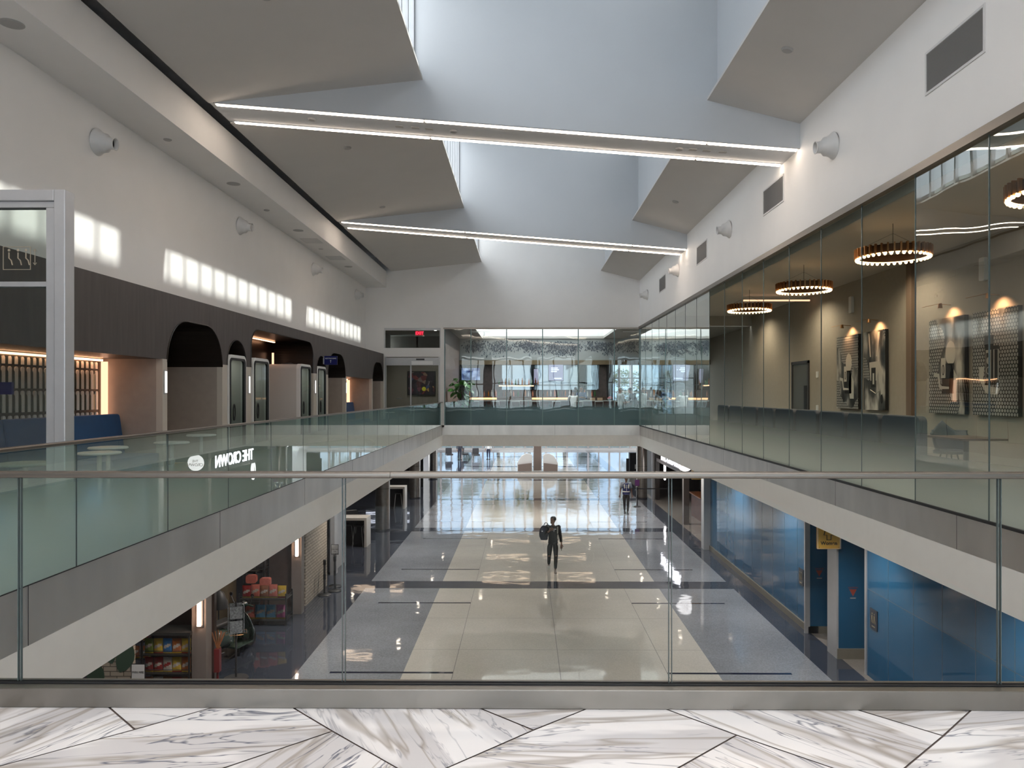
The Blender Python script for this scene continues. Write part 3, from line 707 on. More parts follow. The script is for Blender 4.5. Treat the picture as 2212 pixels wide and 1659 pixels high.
# scallop tiled niche walls
marbt = mat('marble_tile', (0.82, 0.80, 0.77), 0.2, noise=0.12, nscale=6); mirt = mat('mirror_tile', (0.10, 0.12, 0.10), 0.08, metal=0.6)
warm = emis('warm_led', (1.0, 0.48, 0.25), 4.0)
warm2 = emis('warm_led_soft', (1.0, 0.52, 0.32), 1.0)
def scallop(name, label, x, y0, y1, z0, z1, parent=None):
    r = thing(name, label, 'tile screen', (x, y0, z0))
    obj('backing', MB().box(-0.03, 0, 0, y1-y0, 0, z1-z0), mat('tile_backing', (0.05, 0.045, 0.04), 0.5), r)
    A = MB(); B = MB(); p = 0.064; n = int((y1-y0)/p); rows = [0.0, 0.33, 0.66, 1.0, 1.35]
    for i in range(n):
        T = A if i % 2 == 0 else B; yc = (i+0.5)*p; w = p/2-0.002
        for k, zt in enumerate([0.28, 0.62, 0.95, 1.28]):
            zt2 = zt-(0.05 if i % 2 else 0); zb = max(0, zt-0.30)
            if zt2 > z1-z0: zt2 = z1-z0
            if zb >= zt2: continue
            x1 = 0.02-0.003*k if i % 2 == 0 else 0.012-0.002*k
            T.prism([(yc-w, zb), (yc+w, zb)]+[(yc+w*math.cos(a*PI/6), zt2-w+w*math.sin(a*PI/6)) for a in range(7)], 0, x1+0.004, 'x')
        if (z1-z0) > 1.28: T.box(0, 0.006, yc-w, yc+w, 0.95, z1-z0)
    obj('marble_tiles', A, marbt, r); obj('mirror_tiles', B, mirt, r)
    return r
scallop('tile_screen', 'scalloped marble and mirror tile wall behind the near blue banquette', -6.95, 6.7, 12.20, 0.85, 1.94)
scallop('tile_screen', 'narrow lit tile wall behind the far blue banquette', -6.92, 25.07, 29.12, 0.85, 1.94)
scallop('tile_screen', 'orange lit tile panel deep in the wide arch behind the phone booths', -6.95, 16.4, 18.6, 1.5, 2.6)
def led(label, loc, sx_, sy_, sz_, m=warm):
    o = obj('led_strip', MB().box(-sx_/2, sx_/2, -sy_/2, sy_/2, -sz_/2, sz_/2), m); o.location = loc; tag(o, label, 'light strip')
led('warm light strip under the soffit of the near banquette niche', (-6.88, 9.45, 1.97), 0.05, 5.4, 0.03)
led('vertical warm light strip at the far end of the near banquette niche', (-6.86, 12.20, 1.45), 0.10, 0.03, 1.0, warm2)
led('warm light strip under the soffit of the far banquette niche', (-6.88, 27.1, 1.97), 0.05, 4.0, 0.03)
led('vertical warm light strip at the far end of the far niche', (-6.86, 29.14, 1.45), 0.14, 0.03, 1.0, warm2)
led('warm light strip on top of the orange lit tile panel', (-6.85, 19.4, 2.83), 0.05, 2.2, 0.02)
led('vertical warm strip beside the orange lit tile panel', (-6.92, 20.6, 2.2), 0.05, 0.03, 0.7, warm2)
def bank(label, y0, y1, n):
    r = thing('banquette', label, 'banquette', (-6.25, y0, 0)); Ln = y1-y0
    obj('base', MB().box(-0.28, 0.22, 0.02, Ln-0.02, 0, 0.12), dark, r)
    w = Ln/n
    for i in range(n):
        a = i*w
        obj('seat_cushion', MB().rbox(-0.30, 0.28, a+0.006, a+w-0.006, 0.12, 0.46, 0.04, 'x'), blueseat, r, smooth='auto')
        T = Matrix.Translation((-0.34, 0, 0.44)) @ Matrix.Rotation(math.radians(-8), 4, 'Y')
        m = MB().prism(rrect(a+0.006, a+w-0.006, 0, 0.66, 0.06, 5, 'bc'), -0.07, 0.07, 'x', T)
        obj('back_cushion', m, blueseat, r, bevel=0.02, smooth='auto')
    return r
bank('long blue upholstered banquette in the near tiled niche', 6.7, 12.22, 4)
bank('blue upholstered banquette in the far tiled niche', 25.2, 29.0, 3)
# pilaster lights
scon = emis('pilaster_light', (1, 0.97, 0.92), 0.6)
for y, lb in ((12.36, 'slim white wall light on the pilaster right of the near niche'), (16.14, 'slim white wall light between the narrow arch and the wide arch'), (21.26, 'slim white wall light right of the wide arch'), (24.97, 'slim white wall light left of the far niche')):
    r = thing('wall_light', lb, 'wall light', (XF+0.008, y, 1.62), group='slim lights on the beige pilasters')
    obj('plate', MB().box(0, 0.012, -0.04, 0.04, -0.20, 0.20), alu, r); obj('lens', MB().box(0.012, 0.025, -0.028, 0.028, -0.18, 0.18), scon, r)
# phone booths
shellw = mat('booth_white', (0.84, 0.82, 0.80), 0.4); boothside = mat('booth_panel', (0.62, 0.59, 0.56), 0.5); boothin = mat('booth_felt', (0.07, 0.07, 0.075), 0.8)
blf = emis('booth_light', (1, 0.97, 0.9), 2.5)
def booth(y, label, w=1.04):
    r = thing('phone_booth', label, 'phone booth', (-5.93, y, 0), group='freestanding phone booths in the arches'); h = 2.22; h2 = w/2
    outer = rrect(-h2, h2, 0.04, h, 0.14, 5, 'bc'); inner = rrect(-h2+0.055, h2-0.055, 0.10, h-0.06, 0.10, 5, 'bc')
    m = MB(); n = len(outer)
    # rounded ring front + shell body
    for x0, x1 in ((-0.10, 0.0),):
        v = [(x0, a, b) for a, b in outer]+[(x1, a, b) for a, b in outer]+[(x0, a, b) for a, b in inner]+[(x1, a, b) for a, b in inner]
        f = []
        for i in range(n):
            j = (i+1) % n
            f += [(i, j, n+j, n+i), (2*n+i, 3*n+i, 3*n+j, 2*n+j), (n+i, n+j, 3*n+j, 3*n+i), (i, 2*n+i, 2*n+j, j)]
        m.add(v, f)
    obj('front_frame', m, shellw, r, smooth='auto')
    m = MB(); o2 = rrect(-h2+0.008, h2-0.008, 0.04, h-0.008, 0.135, 5, 'bc'); i2 = rrect(-h2+0.05, h2-0.05, 0.09, h-0.05, 0.1, 5, 'bc')
    v = [(x, a, b) for x in (-0.99, -0.10) for a, b in o2]+[(x, a, b) for x in (-0.99, -0.10) for a, b in i2]; f = [tuple(range(n))]
    for i in range(n):
        j = (i+1) % n; f += [(i, j, n+j, n+i), (2*n+i, 3*n+i, 3*n+j, 2*n+j)]
    m.add(v, f); obj('shell', m, boothside, r, smooth='auto')
    obj('inner_lining', MB().box(-0.98, -0.95, -h2+.05, h2-.05, 0.09, h-.05), boothin, r)
    d = rrect(-h2+0.06, h2-0.06, 0.105, h-0.065, 0.10, 5, 'bc'); e = rrect(-h2+0.10, h2-0.15, 0.16, h-0.11, 0.08, 5, 'bc')
    m = MB(); v = [(x, a, b) for x in (-0.03, 0.015) for a, b in d]+[(x, a, b) for x in (-0.03, 0.015) for a, b in e]; f = []
    for i in range(n):
        j = (i+1) % n; f += [(i, j, n+j, n+i), (2*n+i, 3*n+i, 3*n+j, 2*n+j), (n+i, n+j, 3*n+j, 3*n+i), (i, 2*n+i, 2*n+j, j)]
    m.add(v, f); obj('door', m, black, r, smooth='auto')
    obj('door_glass', MB().prism(e, -0.01, -0.004, 'x'), g_plain, r)
    obj('handle', MB().tube([(0.05, -h2+0.16+0.05*math.cos(t*PI/8), 1.05+0.16*math.sin(t*PI/8)) for t in range(16)], 0.014, 6, closed=True), black, r, smooth=True)
    obj('desk', MB().box(-0.94, -0.50, -h2+.06, h2-.06, 1.03, 1.06), shellw, r)
    obj('ceiling_light', MB().box(-0.6, -0.3, -0.25, 0.25, h-0.09, h-0.075), blf, r)
    obj('shelf_panel', MB().box(-0.95, -0.91, -0.34, 0.25, 1.50, 1.62), shellw, r)
    obj('stool', MB().lathe([(0.16, 0.0), (0.05, 0.03), (0.03, 0.6), (0.17, 0.66), (0.17, 0.7)], c=(-0.45, 0, 0.1), seg=16), dark, r, smooth='auto')
    obj('roof_fan', MB().lathe([(0.16, 0), (0.16, 0.03), (0.10, 0.05)], c=(-0.5, 0, h-0.008), seg=16), dark, r)
booth(15.48, 'white framed phone booth alone in the narrow arch, nearest of all', 0.96)
booth(16.88, 'white framed phone booth at the near end of the wide arch')
booth(20.32, 'phone booth with its pale side panel showing at the far end of the wide arch')
booth(21.94, 'slim phone booth in the small arch right of the wide arch', 0.96)
# signs
sblue = mat('sign_blue', (0.003, 0.006, 0.13), 0.35); swhite = mat('sign_white', (0.85, 0.85, 0.85), 0.5)
def text(body, size, mat_, parent, loc, rot, ext=0.002, align='CENTER', bold=0.0, name='lettering', sx=1):
    cu = bpy.data.curves.new(name, 'FONT'); cu.body = body; cu.size = size; cu.extrude = ext; cu.align_x = align; cu.align_y = 'CENTER'; cu.offset = bold
    o0 = bpy.data.objects.new(name, cu); C.objects.link(o0)
    dg = bpy.context.evaluated_depsgraph_get(); me = bpy.data.meshes.new_from_object(o0.evaluated_get(dg)); bpy.data.objects.remove(o0)
    me.name = name; me.materials.clear(); me.materials.append(mat_)
    o = bpy.data.objects.new(name, me); C.objects.link(o); o.parent = parent; o.location = loc; o.rotation_euler = rot; o.scale = (sx, 1, 1); return o
FR = (PI/2, 0, 0)                              # lettering that faces the camera side
r = thing('restroom_sign', 'navy blue restroom flag sign beside the arch on the brown wall', 'sign', (-5.93, 22.15, 2.30))
obj('panel', MB().box(0.02, 0.40, -0.02, 0.02, -0.02, 0.24), sblue, r); obj('bracket', MB().box(-0.02, 0.02, -.01, .01, 0.0, .22), alu, r)
text('RESTROOMS', 0.058, swhite, r, (0.21, -0.023, 0.165), FR)
m = MB().box(-0.006, 0.006, -0.001, 0.001, -0.045, 0.03); m.prism([(-0.025, 0.012), (0, 0.045), (0.025, 0.012), (0.012, 0.012), (0, 0.028), (-0.012, 0.012)], -0.001, 0.001, 'y')
o = obj('arrow', m, swhite, r); o.location = (0.21, -0.024, 0.08)
r = thing('wayfinding_sign', 'plain navy blue flag sign low at the far left, behind the lift screen', 'sign', (-5.9, 7.9, 1.43))
obj('panel', MB().box(0.10, 0.48, -0.02, 0.02, -0.01, 0.12), sblue, r); obj('bracket', MB().box(-0.04, 0.10, -0.01, 0.01, 0.03, 0.07), alu, r)
# cafe tables
tbl = thing('cafe_table', 'small round white table by the near blue banquette, nearest to the lift screen', 'table', (-4.95, 6.5+0.9, 0), group='small white tables before the banquette')
tw = mat('table_white', (0.72, 0.70, 0.68), 0.35)
obj('table_top', MB().lathe([(0.22, 0.715), (0.235, 0.725), (0.235, 0.735), (0.225, 0.745)], seg=32), tw, tbl, smooth='auto')
obj('pedestal', MB().lathe([(0.035, 0.02), (0.025, 0.06), (0.025, 0.715)], seg=14), tw, tbl, smooth='auto')
obj('foot', MB().lathe([(0.20, 0), (0.20, 0.012), (0.04, 0.03)], seg=24), tw, tbl)
for x, y, lb in ((-5.35, 9.6, 'round white table in front of the near banquette, middle of three in a line'), (-4.98, 8.75, 'round white table standing closest to the railing before the near banquette'),
                 (-5.4, 12.5, 'round white table at the far end of the near banquette'), (-5.0, 27.6, 'round white table before the far banquette'), (-5.0, 10.6, 'round white table seen beyond the lettering of the railing glass')):
    dup(tbl, (x, y, 0), label=lb)
# lounge ottomans of the wide arch
ot = thing('lounge_stool', 'dark low round stool in front of the phone booths', 'stool', (-5.1, 16.2, 0), group='dark stools by the booths')
obj('cushion', MB().lathe([(0.24, 0.10), (0.27, 0.16), (0.27, 0.38), (0.24, 0.43)], seg=24), dark, ot, smooth='auto'); obj('foot', MB().lathe([(0.2, 0), (0.2, 0.1)], seg=24), black, ot)
dup(ot, (-5.0, 18.3, 0), label='dark low round stool in front of the wide arch, the farther one')

# ================================================================== SLIDING DOOR AND CORRIDOR AT THE FAR LEFT
d = sthing('door_1', (-4.7, YF, 0))
m = MB(); m.box(-5.9, -5.84, YF-.02, YF+.1, 0, 2.98); m.box(-3.62, -3.55, YF-.02, YF+.1, 0, 2.98); m.box(-4.83, -4.77, YF+.02, YF+.08, 0, 2.62)
obj('door_frame', m, alu, d, world=True)
obj('door_header', MB().box(-5.84, -3.62, YF-.10, YF+.1, 2.62, 2.94), alu, d, world=True)
obj('door_sensor', MB().box(-4.55, -4.2, YF-.14, YF-.10, 2.84, 2.90), black, d, world=True)
obj('operator_panel', MB().box(-4.75, -3.85, YF-.115, YF-.10, 2.64, 2.80), swhite, d, world=True)
obj('pane', MB().box(-5.84, -3.62, YF+0.04, YF+0.05, 0.05, 2.62), g_plain, d, world=True)
obj('door_handle', MB().tube([(-5.40, YF-0.02, 1.22), (-5.15, YF-0.02, 1.22)], 0.02, 6), chrome, d, world=True)
w = sthing('window_10', (-4.7, YF, 3.4))
obj('pane', MB().box(-5.9, -3.55, YF+0.06, YF+0.07, 3.36, 4.12), g_plain, w, world=True)
obj('window_frame', MB().box(-5.92, -3.53, YF-.01, YF+.04, 4.10, 4.2).box(-5.93, -5.88, YF-.01, YF+.04, 3.36, 4.12).box(-3.57, -3.53, YF-.01, YF+.04, 3.36, 4.12), alu, w, world=True)
cor = mat('corridor_wall', (0.19, 0.165, 0.145), 0.6)
struct('wall_corridor_end', MB().box(-6.6, -3.52, 36.2, 36.35, 0, 3.45).box(-7.0, -5.3, 37.5, 37.7, 0, 4.3), cor)
struct('wall_corridor', MB().box(-7.0, -6.6, YF+.2, 37, 0, 4.3).box(-5.4, -3.5, 37.5, 37.7, 0, 4.3).box(-3.52, -3.42, YF+.2, 38, 0, 4.3), cor)
struct('ceiling_corridor', MB().box(-7, -3.4, YF+.2, 38, 4.3, 4.4), mat('corridor_ceiling', (0.34, .32, .30), .7))
r = thing('exit_sign', 'red lettered exit sign above the sliding door at the far left', 'exit sign', (-4.55, YF+0.9, 3.95))
obj('housing', MB().box(-0.17, 0.17, -0.03, 0.03, 0.0, 0.20), mat('exit_face', (0.25, 0.02, 0.03), 0.5, emit=(1, .05, .08), es=0.25), r)
obj('tray', MB().box(-0.2, 0.2, -0.05, 0.05, -0.025, 0), swhite, r); obj('hanger', MB().box(-0.01, 0.01, -0.01, 0.01, 0.2, 0.35), alu, r)
text('EXIT', 0.17, emis('exit_red', (1, 0.02, 0.05), 3.0), r, (0, -0.034, 0.10), FR, bold=0.004)
for x, y in ((-4.0, 33.8), (-3.75, 32.9)):
    r = obj('downlight', MB().lathe([(0.06, 0), (0.06, 0.02)], seg=16), emis('downlight_glow', (1, .95, .85), 8)); r.location = (x, y, 4.27)
    sp = bpy.data.lights.new('corridor_fill', 'SPOT'); so = bpy.data.objects.new('corridor_fill', sp); C.objects.link(so); so.location = (x-.6, y, 4.24); sp.energy = 110; sp.color = (1, .93, .85); sp.spot_size = 2.6; sp.spot_blend = .8; sp.shadow_soft_size = .06  # fill spot beside the fixture, added to brighten the corridor
    tag(r, 'tiny bright ceiling downlight behind the transom glass, '+('left' if x < -3.9 else 'right')+' one', 'downlight')
def poster_mat():
    m = bpy.data.materials.new('poster_art'); m.use_nodes = True; t = m.node_tree; k = t.links.new; b = t.nodes['Principled BSDF']
    g = nn(t, 'ShaderNodeTexCoord'); v = nn(t, 'ShaderNodeTexVoronoi'); v.inputs['Scale'].default_value = 5; k(g.outputs['Object'], v.inputs['Vector'])
    h = nn(t, 'ShaderNodeValToRGB'); e = h.color_ramp.elements; e[0].color = (0.02, 0.012, 0.02, 1); e[1].color = (0.35, 0.20, 0.05, 1); e[0].position = 0.45; e[1].position = 1.0
    x = e.new(0.62); x.color = (0.16, 0.03, 0.03, 1); x = e.new(0.78); x.color = (0.03, 0.05, 0.14, 1)
    s = nn(t, 'ShaderNodeSeparateColor'); k(v.outputs['Color'], s.inputs[0]); k(s.outputs[0], h.inputs[0]); k(h.outputs[0], b.inputs['Base Color']); b.inputs['Roughness'].default_value = .4; return m
r = thing('poster', 'dark colourful framed poster seen through the sliding door', 'poster', (-4.95, 36.15, 1.35))
obj('frame', MB().box(-0.68, 0.68, -0.03, 0.02, 0, 1.16), black, r); obj('print', MB().box(-0.63, 0.63, -0.035, -0.03, 0.05, 1.11), poster_mat(), r)
obj('yellow_disc', MB().cyl((0.12, -0.038, 0.30), 0.10, 0.003, 20, 'y'), mat('yellow', (0.5, 0.48, 0.03), .5), r)
# plant behind the far glazing, left
leafg = mat('leaf_green', (0.05, 0.16, 0.025), 0.4, noise=0.3, nscale=6)
def leafplant(label, loc, h, n, spread, leaf, seed, green=leafg, cat='plant', name='potted_fig'):
    rnd = random.Random(seed); r = thing(name, label, cat, loc)
    obj('pot', MB().lathe([(0.17, 0), (0.22, 0.38), (0.20, 0.38), (0.19, 0.33)], seg=20), mat('pot_grey', (.3, .29, .28), .5), r, smooth='auto')
    st = MB(); lf = MB()
    for s_ in range(5):
        a = rnd.uniform(0, 6.28); dx, dy = math.cos(a)*spread*.5, math.sin(a)*spread*.5
        st.tube([(0, 0, 0.3), (dx*.4, dy*.4, h*.5), (dx, dy, h*rnd.uniform(.75, 1))], [0.016, 0.012, 0.006], 5)
    for i in range(n):
        z = rnd.uniform(0.35, 1)*h; a = rnd.uniform(0, 6.28); q = rnd.uniform(.15, 1)*spread
        c = Vector((math.cos(a)*q, math.sin(a)*q, z)); l = leaf*rnd.uniform(.7, 1.2)
        T = Matrix.Translation(c) @ Matrix.Rotation(a, 4, 'Z') @ Matrix.Rotation(rnd.uniform(-.3, 1.0), 4, 'Y') @ Matrix.Rotation(rnd.uniform(-.6, .6), 4, 'X')
        w_ = l*.36; v = [(0, 0, 0), (l*.35, -w_, .02), (l*.35, 0, -.015), (l*.35, w_, .02), (l*.75, -w_*.85, .0), (l*.75, 0, -.03), (l*.75, w_*.85, 0), (l, 0, -.05)]
        lf.add(v, [(0, 1, 2), (0, 2, 3), (1, 4, 5, 2), (2, 5, 6, 3), (4, 7, 5), (5, 7, 6)], T)
    obj('stem', st, mat('stem', (.08, .06, .03), .7), r); obj('leaves', lf, green, r, smooth=True); return r
leafplant('bright green leafy plant behind the left end of the far glazing', (-2.72, 32.5, 0), 2.05, 70, 0.36, 0.30, 4)
# ================================================================== RESTAURANT (right room and bar)
taupe = mat('restaurant_wall', (0.36, 0.315, 0.26), 0.6, noise=0.03)
rceil = mat('restaurant_ceiling', (0.62, 0.57, 0.52), 0.7)
XD, ZR = 9.6, 4.70
struct('wall_restaurant', MB().box(XD, XD+0.2, -10, 39, 0, 4.8).box(XR+0.1, XD+.2, -9.9, -9.7, 0, 4.8), taupe)
struct('trim_13', MB().box(XD-0.12, XD, 18.45, 18.7, 0, ZR).box(XD-0.25, XD, 10.2, 10.5, 0, ZR), mat('brown_pier', (0.17, 0.115, 0.08), 0.5))
struct('ceiling_restaurant', MB().box(XR+0.27, XD+0.2, -9.9, 31.7, ZR, ZR+0.1), rceil)
struct('trim_14', MB().box(XR+.25, XR+.3, -9.9, YF, 4.1, 4.8), rceil)
# bar ceiling with its rooflight
struct('ceiling_bar', MB().box(-3.4, -2.15, YF+.2, 39.1, 4.28, 4.4).box(4.1, XD+.2, YF+.25, 39.1, 4.28, 4.4).box(-2.15, 4.1, 38.9, 39.1, 4.28, 4.4).box(-2.15, 4.1, YF+.2, 32.2, 4.28, 4.4).box(XR+.2, XD+.2, YF, YF+.1, 4.28, 4.75), mat('bar_ceiling', (0.42, 0.40, 0.37), 0.7))
struct('wall_rooflight', MB().box(-2.2, -2.15, 32.2, 38.9, 4.4, 5.4).box(4.1, 4.15, 32.2, 38.9, 4.4, 5.4).box(-2.2, 4.15, 38.9, 38.95, 4.4, 5.4).box(-2.2, 4.15, 32.15, 32.2, 4.4, 5.4), white)
w = sthing('window_11', (1, 35.5, 5.4)); obj('pane', MB().box(-2.2, 4.15, 32.2, 38.9, 5.4, 5.41), g_win, w, world=True)
area('rooflight_daylight', (0.97, 35.5, 5.38), (0, 0, -1), 6.3, 6.7, 0, portal=True)
# bulkhead with printed foliage
mural = struct('wall_bulkhead', MB().box(-3.4, XD, 39.0, 39.2, 3.15, 4.28), mat('mural_ground', (0.27, 0.285, 0.28), 0.6))
rnd = random.Random(11)
lf = MB()
for c in range(70):
    cx = rnd.uniform(-3.0, 9.3); cz = 4.28-rnd.uniform(0.05, 0.30); big = rnd.random() < .4
    for i in range(60 if big else 36):
        a = rnd.uniform(0, 6.28); q = rnd.random()**.6*(0.55 if big else 0.36)
        x, z = cx+math.cos(a)*q, cz-abs(math.sin(a))*q*1.15; l = rnd.uniform(.08, .16); b_ = rnd.uniform(-2.6, -.5); wd = l*.2
        if not (-3.35 < x < 9.5) or z-l < 3.2 or z > 4.22: continue
        ux, uz = math.cos(b_), math.sin(b_); lf.mi = rnd.choice([0, 0, 1])
        lf.add([(x, 38.992-0.002*rnd.random(), z), (x+ux*l*.45-uz*wd, 38.99, z+uz*l*.45+ux*wd), (x+ux*l, 38.99, z+uz*l), (x+ux*l*.45+uz*wd, 38.99, z+uz*l*.45-ux*wd)], [(0, 1, 2, 3)])
obj('foliage_print', lf, [mat('ink_dark', (0.03, 0.04, 0.055), .7), mat('ink_mid', (0.13, 0.15, 0.17), .7)], mural)
struct('trim_15', MB().box(-3.4, XD, 38.7, 39.2, 2.92, 3.15), mat('bulkhead_wood', (0.13, 0.09, 0.045), .5))
backm = mat('back_bar_wall', (0.075, 0.055, 0.05), 0.5, noise=.2, nscale=6)
struct('wall_back_bar', MB().box(-3.4, 4.3, 39.05, 39.3, 0, 3.15).box(-3.5, -3.35, YF+.15, 39.3, 0, 4.4), backm)
m = MB().box(-1.15, 3.9, 39.02, 39.05, 1.62, 2.92)
struct('trim_16', m, mat('added_bar_mirror', (0.13, 0.145, 0.165), 0.03, metal=1.0))  # reflector added so the rear windows show as bright panels here
struct('trim_17', MB().box(4.3, 4.6, 38.8, 39.3, 0, 3.15).box(-3.3, -3.0, 38.75, 39.05, 0, 3.15), black)
# window front beyond the bar, facing the hall
w = sthing('window_12', (7, 49.9, 0)); m = MB(); wf = mat('window_white', (0.62, .62, .62), .4)
for x in (4.9, 6.3, 7.15, 8.5, 9.9, 11.3): m.box(x-.06, x+.06, 49.82, 49.95, 0, 4.2)
for z in (0.05, 2.45, 3.35): m.box(4.9, 11.3, 49.84, 49.93, z-.035, z+.035)
obj('window_frame', m, wf, w, world=True); obj('pane', MB().box(4.9, 11.3, 49.88, 49.89, 0, 3.4), g_win, w, world=True)
struct('wall_lounge', MB().box(-3.4, 4.9, 49.8, 49.95, 0, 4.3).box(11.3, 11.9, 49.8, 49.95, 0, 4.3).box(XD+1.9, XD+2.1, 39, 50, 0, 4.3).box(4.9, 11.3, 49.8, 49.95, 3.4, 4.3), taupe)
struct('ceiling_lounge', MB().box(-3.4, 11.9, 39.1, 50, 4.3, 4.4), mat('lounge_ceiling', (.35, .33, .31), .7))
# counter, shelves
bc = thing('bar_counter', 'long pale topped bar counter behind the far glazing', 'bar counter', (1.2, 36.2, 0))
obj('counter_top', MB().box(-4.4, 4.6, -0.32, 0.35, 1.06, 1.10), mat('counter_stone', (0.42, 0.42, 0.40), .25), bc)
obj('front_panel', MB().box(-4.3, 4.5, -0.05, 0.05, 0, 1.06), mat('counter_red', (0.13, 0.03, 0.02), .5), bc)
for x in range(-4, 5, 1): obj('post', MB().box(x-.02, x+.02, -0.28, -0.24, 0, 1.06), dark, bc)
bb = thing('back_bar', 'glowing stepped back bar cabinet that carries the bottles', 'cabinet', (0, 38.7, 0))
obj('cabinet', MB().box(-2.95, 4.2, -0.35, 0.30, 0, 1.27), mat('back_bar_wood', (.07, .035, .02), .5), bb)
obj('glow_strip', MB().box(-2.9, -1.4, -0.365, -0.35, 1.12, 1.22).box(0.4, 2.4, -0.365, -0.35, 1.12, 1.22), emis('bar_glow', (1, .50, .24), 1.3), bb)
obj('upper_shelf', MB().box(-1.5, 3.6, 0.05, 0.28, 1.86, 1.88), dark, bb)
obj('upper_glow', MB().box(-1.3, 0.5, 0.04, 0.05, 1.80, 1.85), emis('shelf_glow', (1, .52, .30), 1.8), bb)
bcol = [mat('bottle_%s' % n_, c_, 0.12, coat=.3) for n_, c_ in (('amber', (.30, .10, .02)), ('green', (.03, .10, .03)), ('clear', (.42, .40, .36)), ('brown', (.09, .03, .015)), ('pink', (.45, .16, .10)))]
def bottle(colm):
    return MB().lathe([(0.036, 0), (0.04, 0.02), (0.04, 0.19), (0.016, 0.24), (0.014, 0.31)], seg=10)
protos = []
k_ = 0
for row, (z, y, xs_, nm) in enumerate([(1.28, 38.55, [-2.8+0.19*i for i in range(18)], 'left part of the back bar cabinet'), (1.28, 38.55, [1.0+.19*i for i in range(15)], 'right part of the back bar cabinet'), (1.88, 38.86, [-1.3+.17*i for i in range(13)], 'glowing upper shelf')]):
    for i, x in enumerate(xs_):
        c_ = (i*7+row*3) % 5
        if k_ < 5:
            o = obj('bottle', bottle(None), bcol[k_], smooth='auto'); protos.append(o); c_ = k_; k_ += 1
        else:
            o = protos[c_].copy(); C.objects.link(o)
        o.location = (x+.02*math.sin(i*3), y, z); s_ = 0.9+.25*((i*5) % 4)/3; o.scale = (s_, s_, s_)
        tag(o, ['amber', 'green', 'clear', 'dark brown', 'pink'][c_]+' bottle standing on the '+nm, 'bottle', 'bottles: %s on the %s' % (['amber', 'green', 'clear', 'brown', 'pink'][c_], nm))
def screen(label, loc, w_, h_, colm, lines=None):
    r = thing('television', label, 'television', loc); obj('bezel', MB().box(-w_/2-.02, w_/2+.02, 0, 0.05, -.02, h_+.02), black, r)
    obj('screen', MB().box(-w_/2, w_/2, -0.006, 0, 0, h_), colm, r)
    if lines: obj('screen_image', lines, emis('screen_light', (.62, .72, 1), .9), r)
ms_ = mat('screen_picture', (0.02, .03, .1), .3); t = ms_.node_tree; b = t.nodes['Principled BSDF']
g = nn(t, 'ShaderNodeTexCoord'); v = nn(t, 'ShaderNodeTexNoise'); v.inputs['Scale'].default_value = 3; h = nn(t, 'ShaderNodeValToRGB'); e = h.color_ramp.elements
e[0].position = .4; e[0].color = (.01, .03, .12, 1); e[1].position = .62; e[1].color = (.35, .5, .8, 1); t.links.new(g.outputs['Object'], v.inputs[0]); t.links.new(v.outputs[0], h.inputs[0]); t.links.new(h.outputs[0], b.inputs['Emission Color']); b.inputs['Emission Strength'].default_value = .45
screen('television with a blue moving picture at the left of the back bar', (-2.75, 38.68, 2.12), 0.95, 0.62, ms_)
screen('television with pale lettering bars on the added back bar mirror', (1.65, 38.93, 2.1), 0.75, 0.85, emis('screen_lilac', (.42, .46, .66), .45), MB().box(-.25, .10, -.01, -.007, .62, .68).box(-.25, .15, -.01, -.007, .53, .59).box(-.25, .05, -.01, -.007, .44, .50).box(-.1, .3, -.01, -.007, .08, .14))
screen('narrow upright lilac screen on the added back bar mirror', (0.62, 38.93, 1.98), 0.22, 0.72, emis('screen_lilac2', (.5, .5, .7), .4))
# stools at the bar
st = thing('bar_stool', 'white framed bar stool at the counter, leftmost of the row', 'bar stool', (-2.3, 35.3, 0), group='bar stools along the counter')
fr_m = mat('stool_white', (.6, .6, .58), .4)
m = MB()
for sx_ in (-1, 1):
    for sy_ in (-1, 1): obj('leg', MB().tube([(sx_*.22, sy_*.22, 0), (sx_*.17, sy_*.17, .74)], .014, 6), fr_m, st)
obj('seat', MB().rbox(-.20, .20, -.20, .20, .74, .80, .05, 'z'), mat('stool_seat', (.06, .05, .05), .5), st)
obj('backrest', MB().tube([(-.18, -.18, .78), (-.19, -.24, 1.05), (.19, -.24, 1.05), (.18, -.18, .78)], .016, 6), fr_m, st, smooth=True)
obj('foot_ring', MB().tube([(-.2, -.2, .28), (.2, -.2, .28), (.2, .2, .28), (-.2, .2, .28)], .01, 6, closed=True), fr_m, st)
names = ['second', 'third', 'fourth', 'fifth', 'sixth', 'seventh', 'eighth', 'ninth']
for i in range(7): dup(st, (-1.35+.95*i+(.1 if i > 3 else 0), 35.3, 0), label='white framed bar stool at the counter, %s from the left' % names[i])
# fruit bowl and dishes on the counter right end
r = thing('fruit_bowl', 'dark red heaped fruit bowl on the right part of the bar counter', 'bowl', (4.15, 36.2, 1.10))
obj('bowl', MB().lathe([(.06, 0), (.16, .08), (.155, .08), (.05, .012)], seg=18), chrome, r); obj('fruit', MB().ball((0, 0, .10), .10).ball((.08, 0, .09), .06).ball((-.08, .02, .09), .06), mat('fruit_red', (.22, .02, .02), .4), r, smooth=True)
for x, lb in ((3.3, 'pale loaf shaped basket on the bar counter, left one'), (3.65, 'pale loaf shaped basket on the bar counter, right one beside the bowl')):
    o = obj('basket', MB().rbox(-.12, .12, -.09, .09, 0, .13, .04, 'z'), mat('basket', (.40, .27, .17), .6)); o.location = (x, 36.15, 1.10); tag(o, lb, 'basket')
leafplant('tall dark leaved plant on the lounge side by the window corner', (5.95, 35.3, 0), 1.95, 60, 0.55, 0.42, 9, mat('leaf_dark', (.03, .09, .03), .4, noise=.3, nscale=5), name='tall_potted_plant')
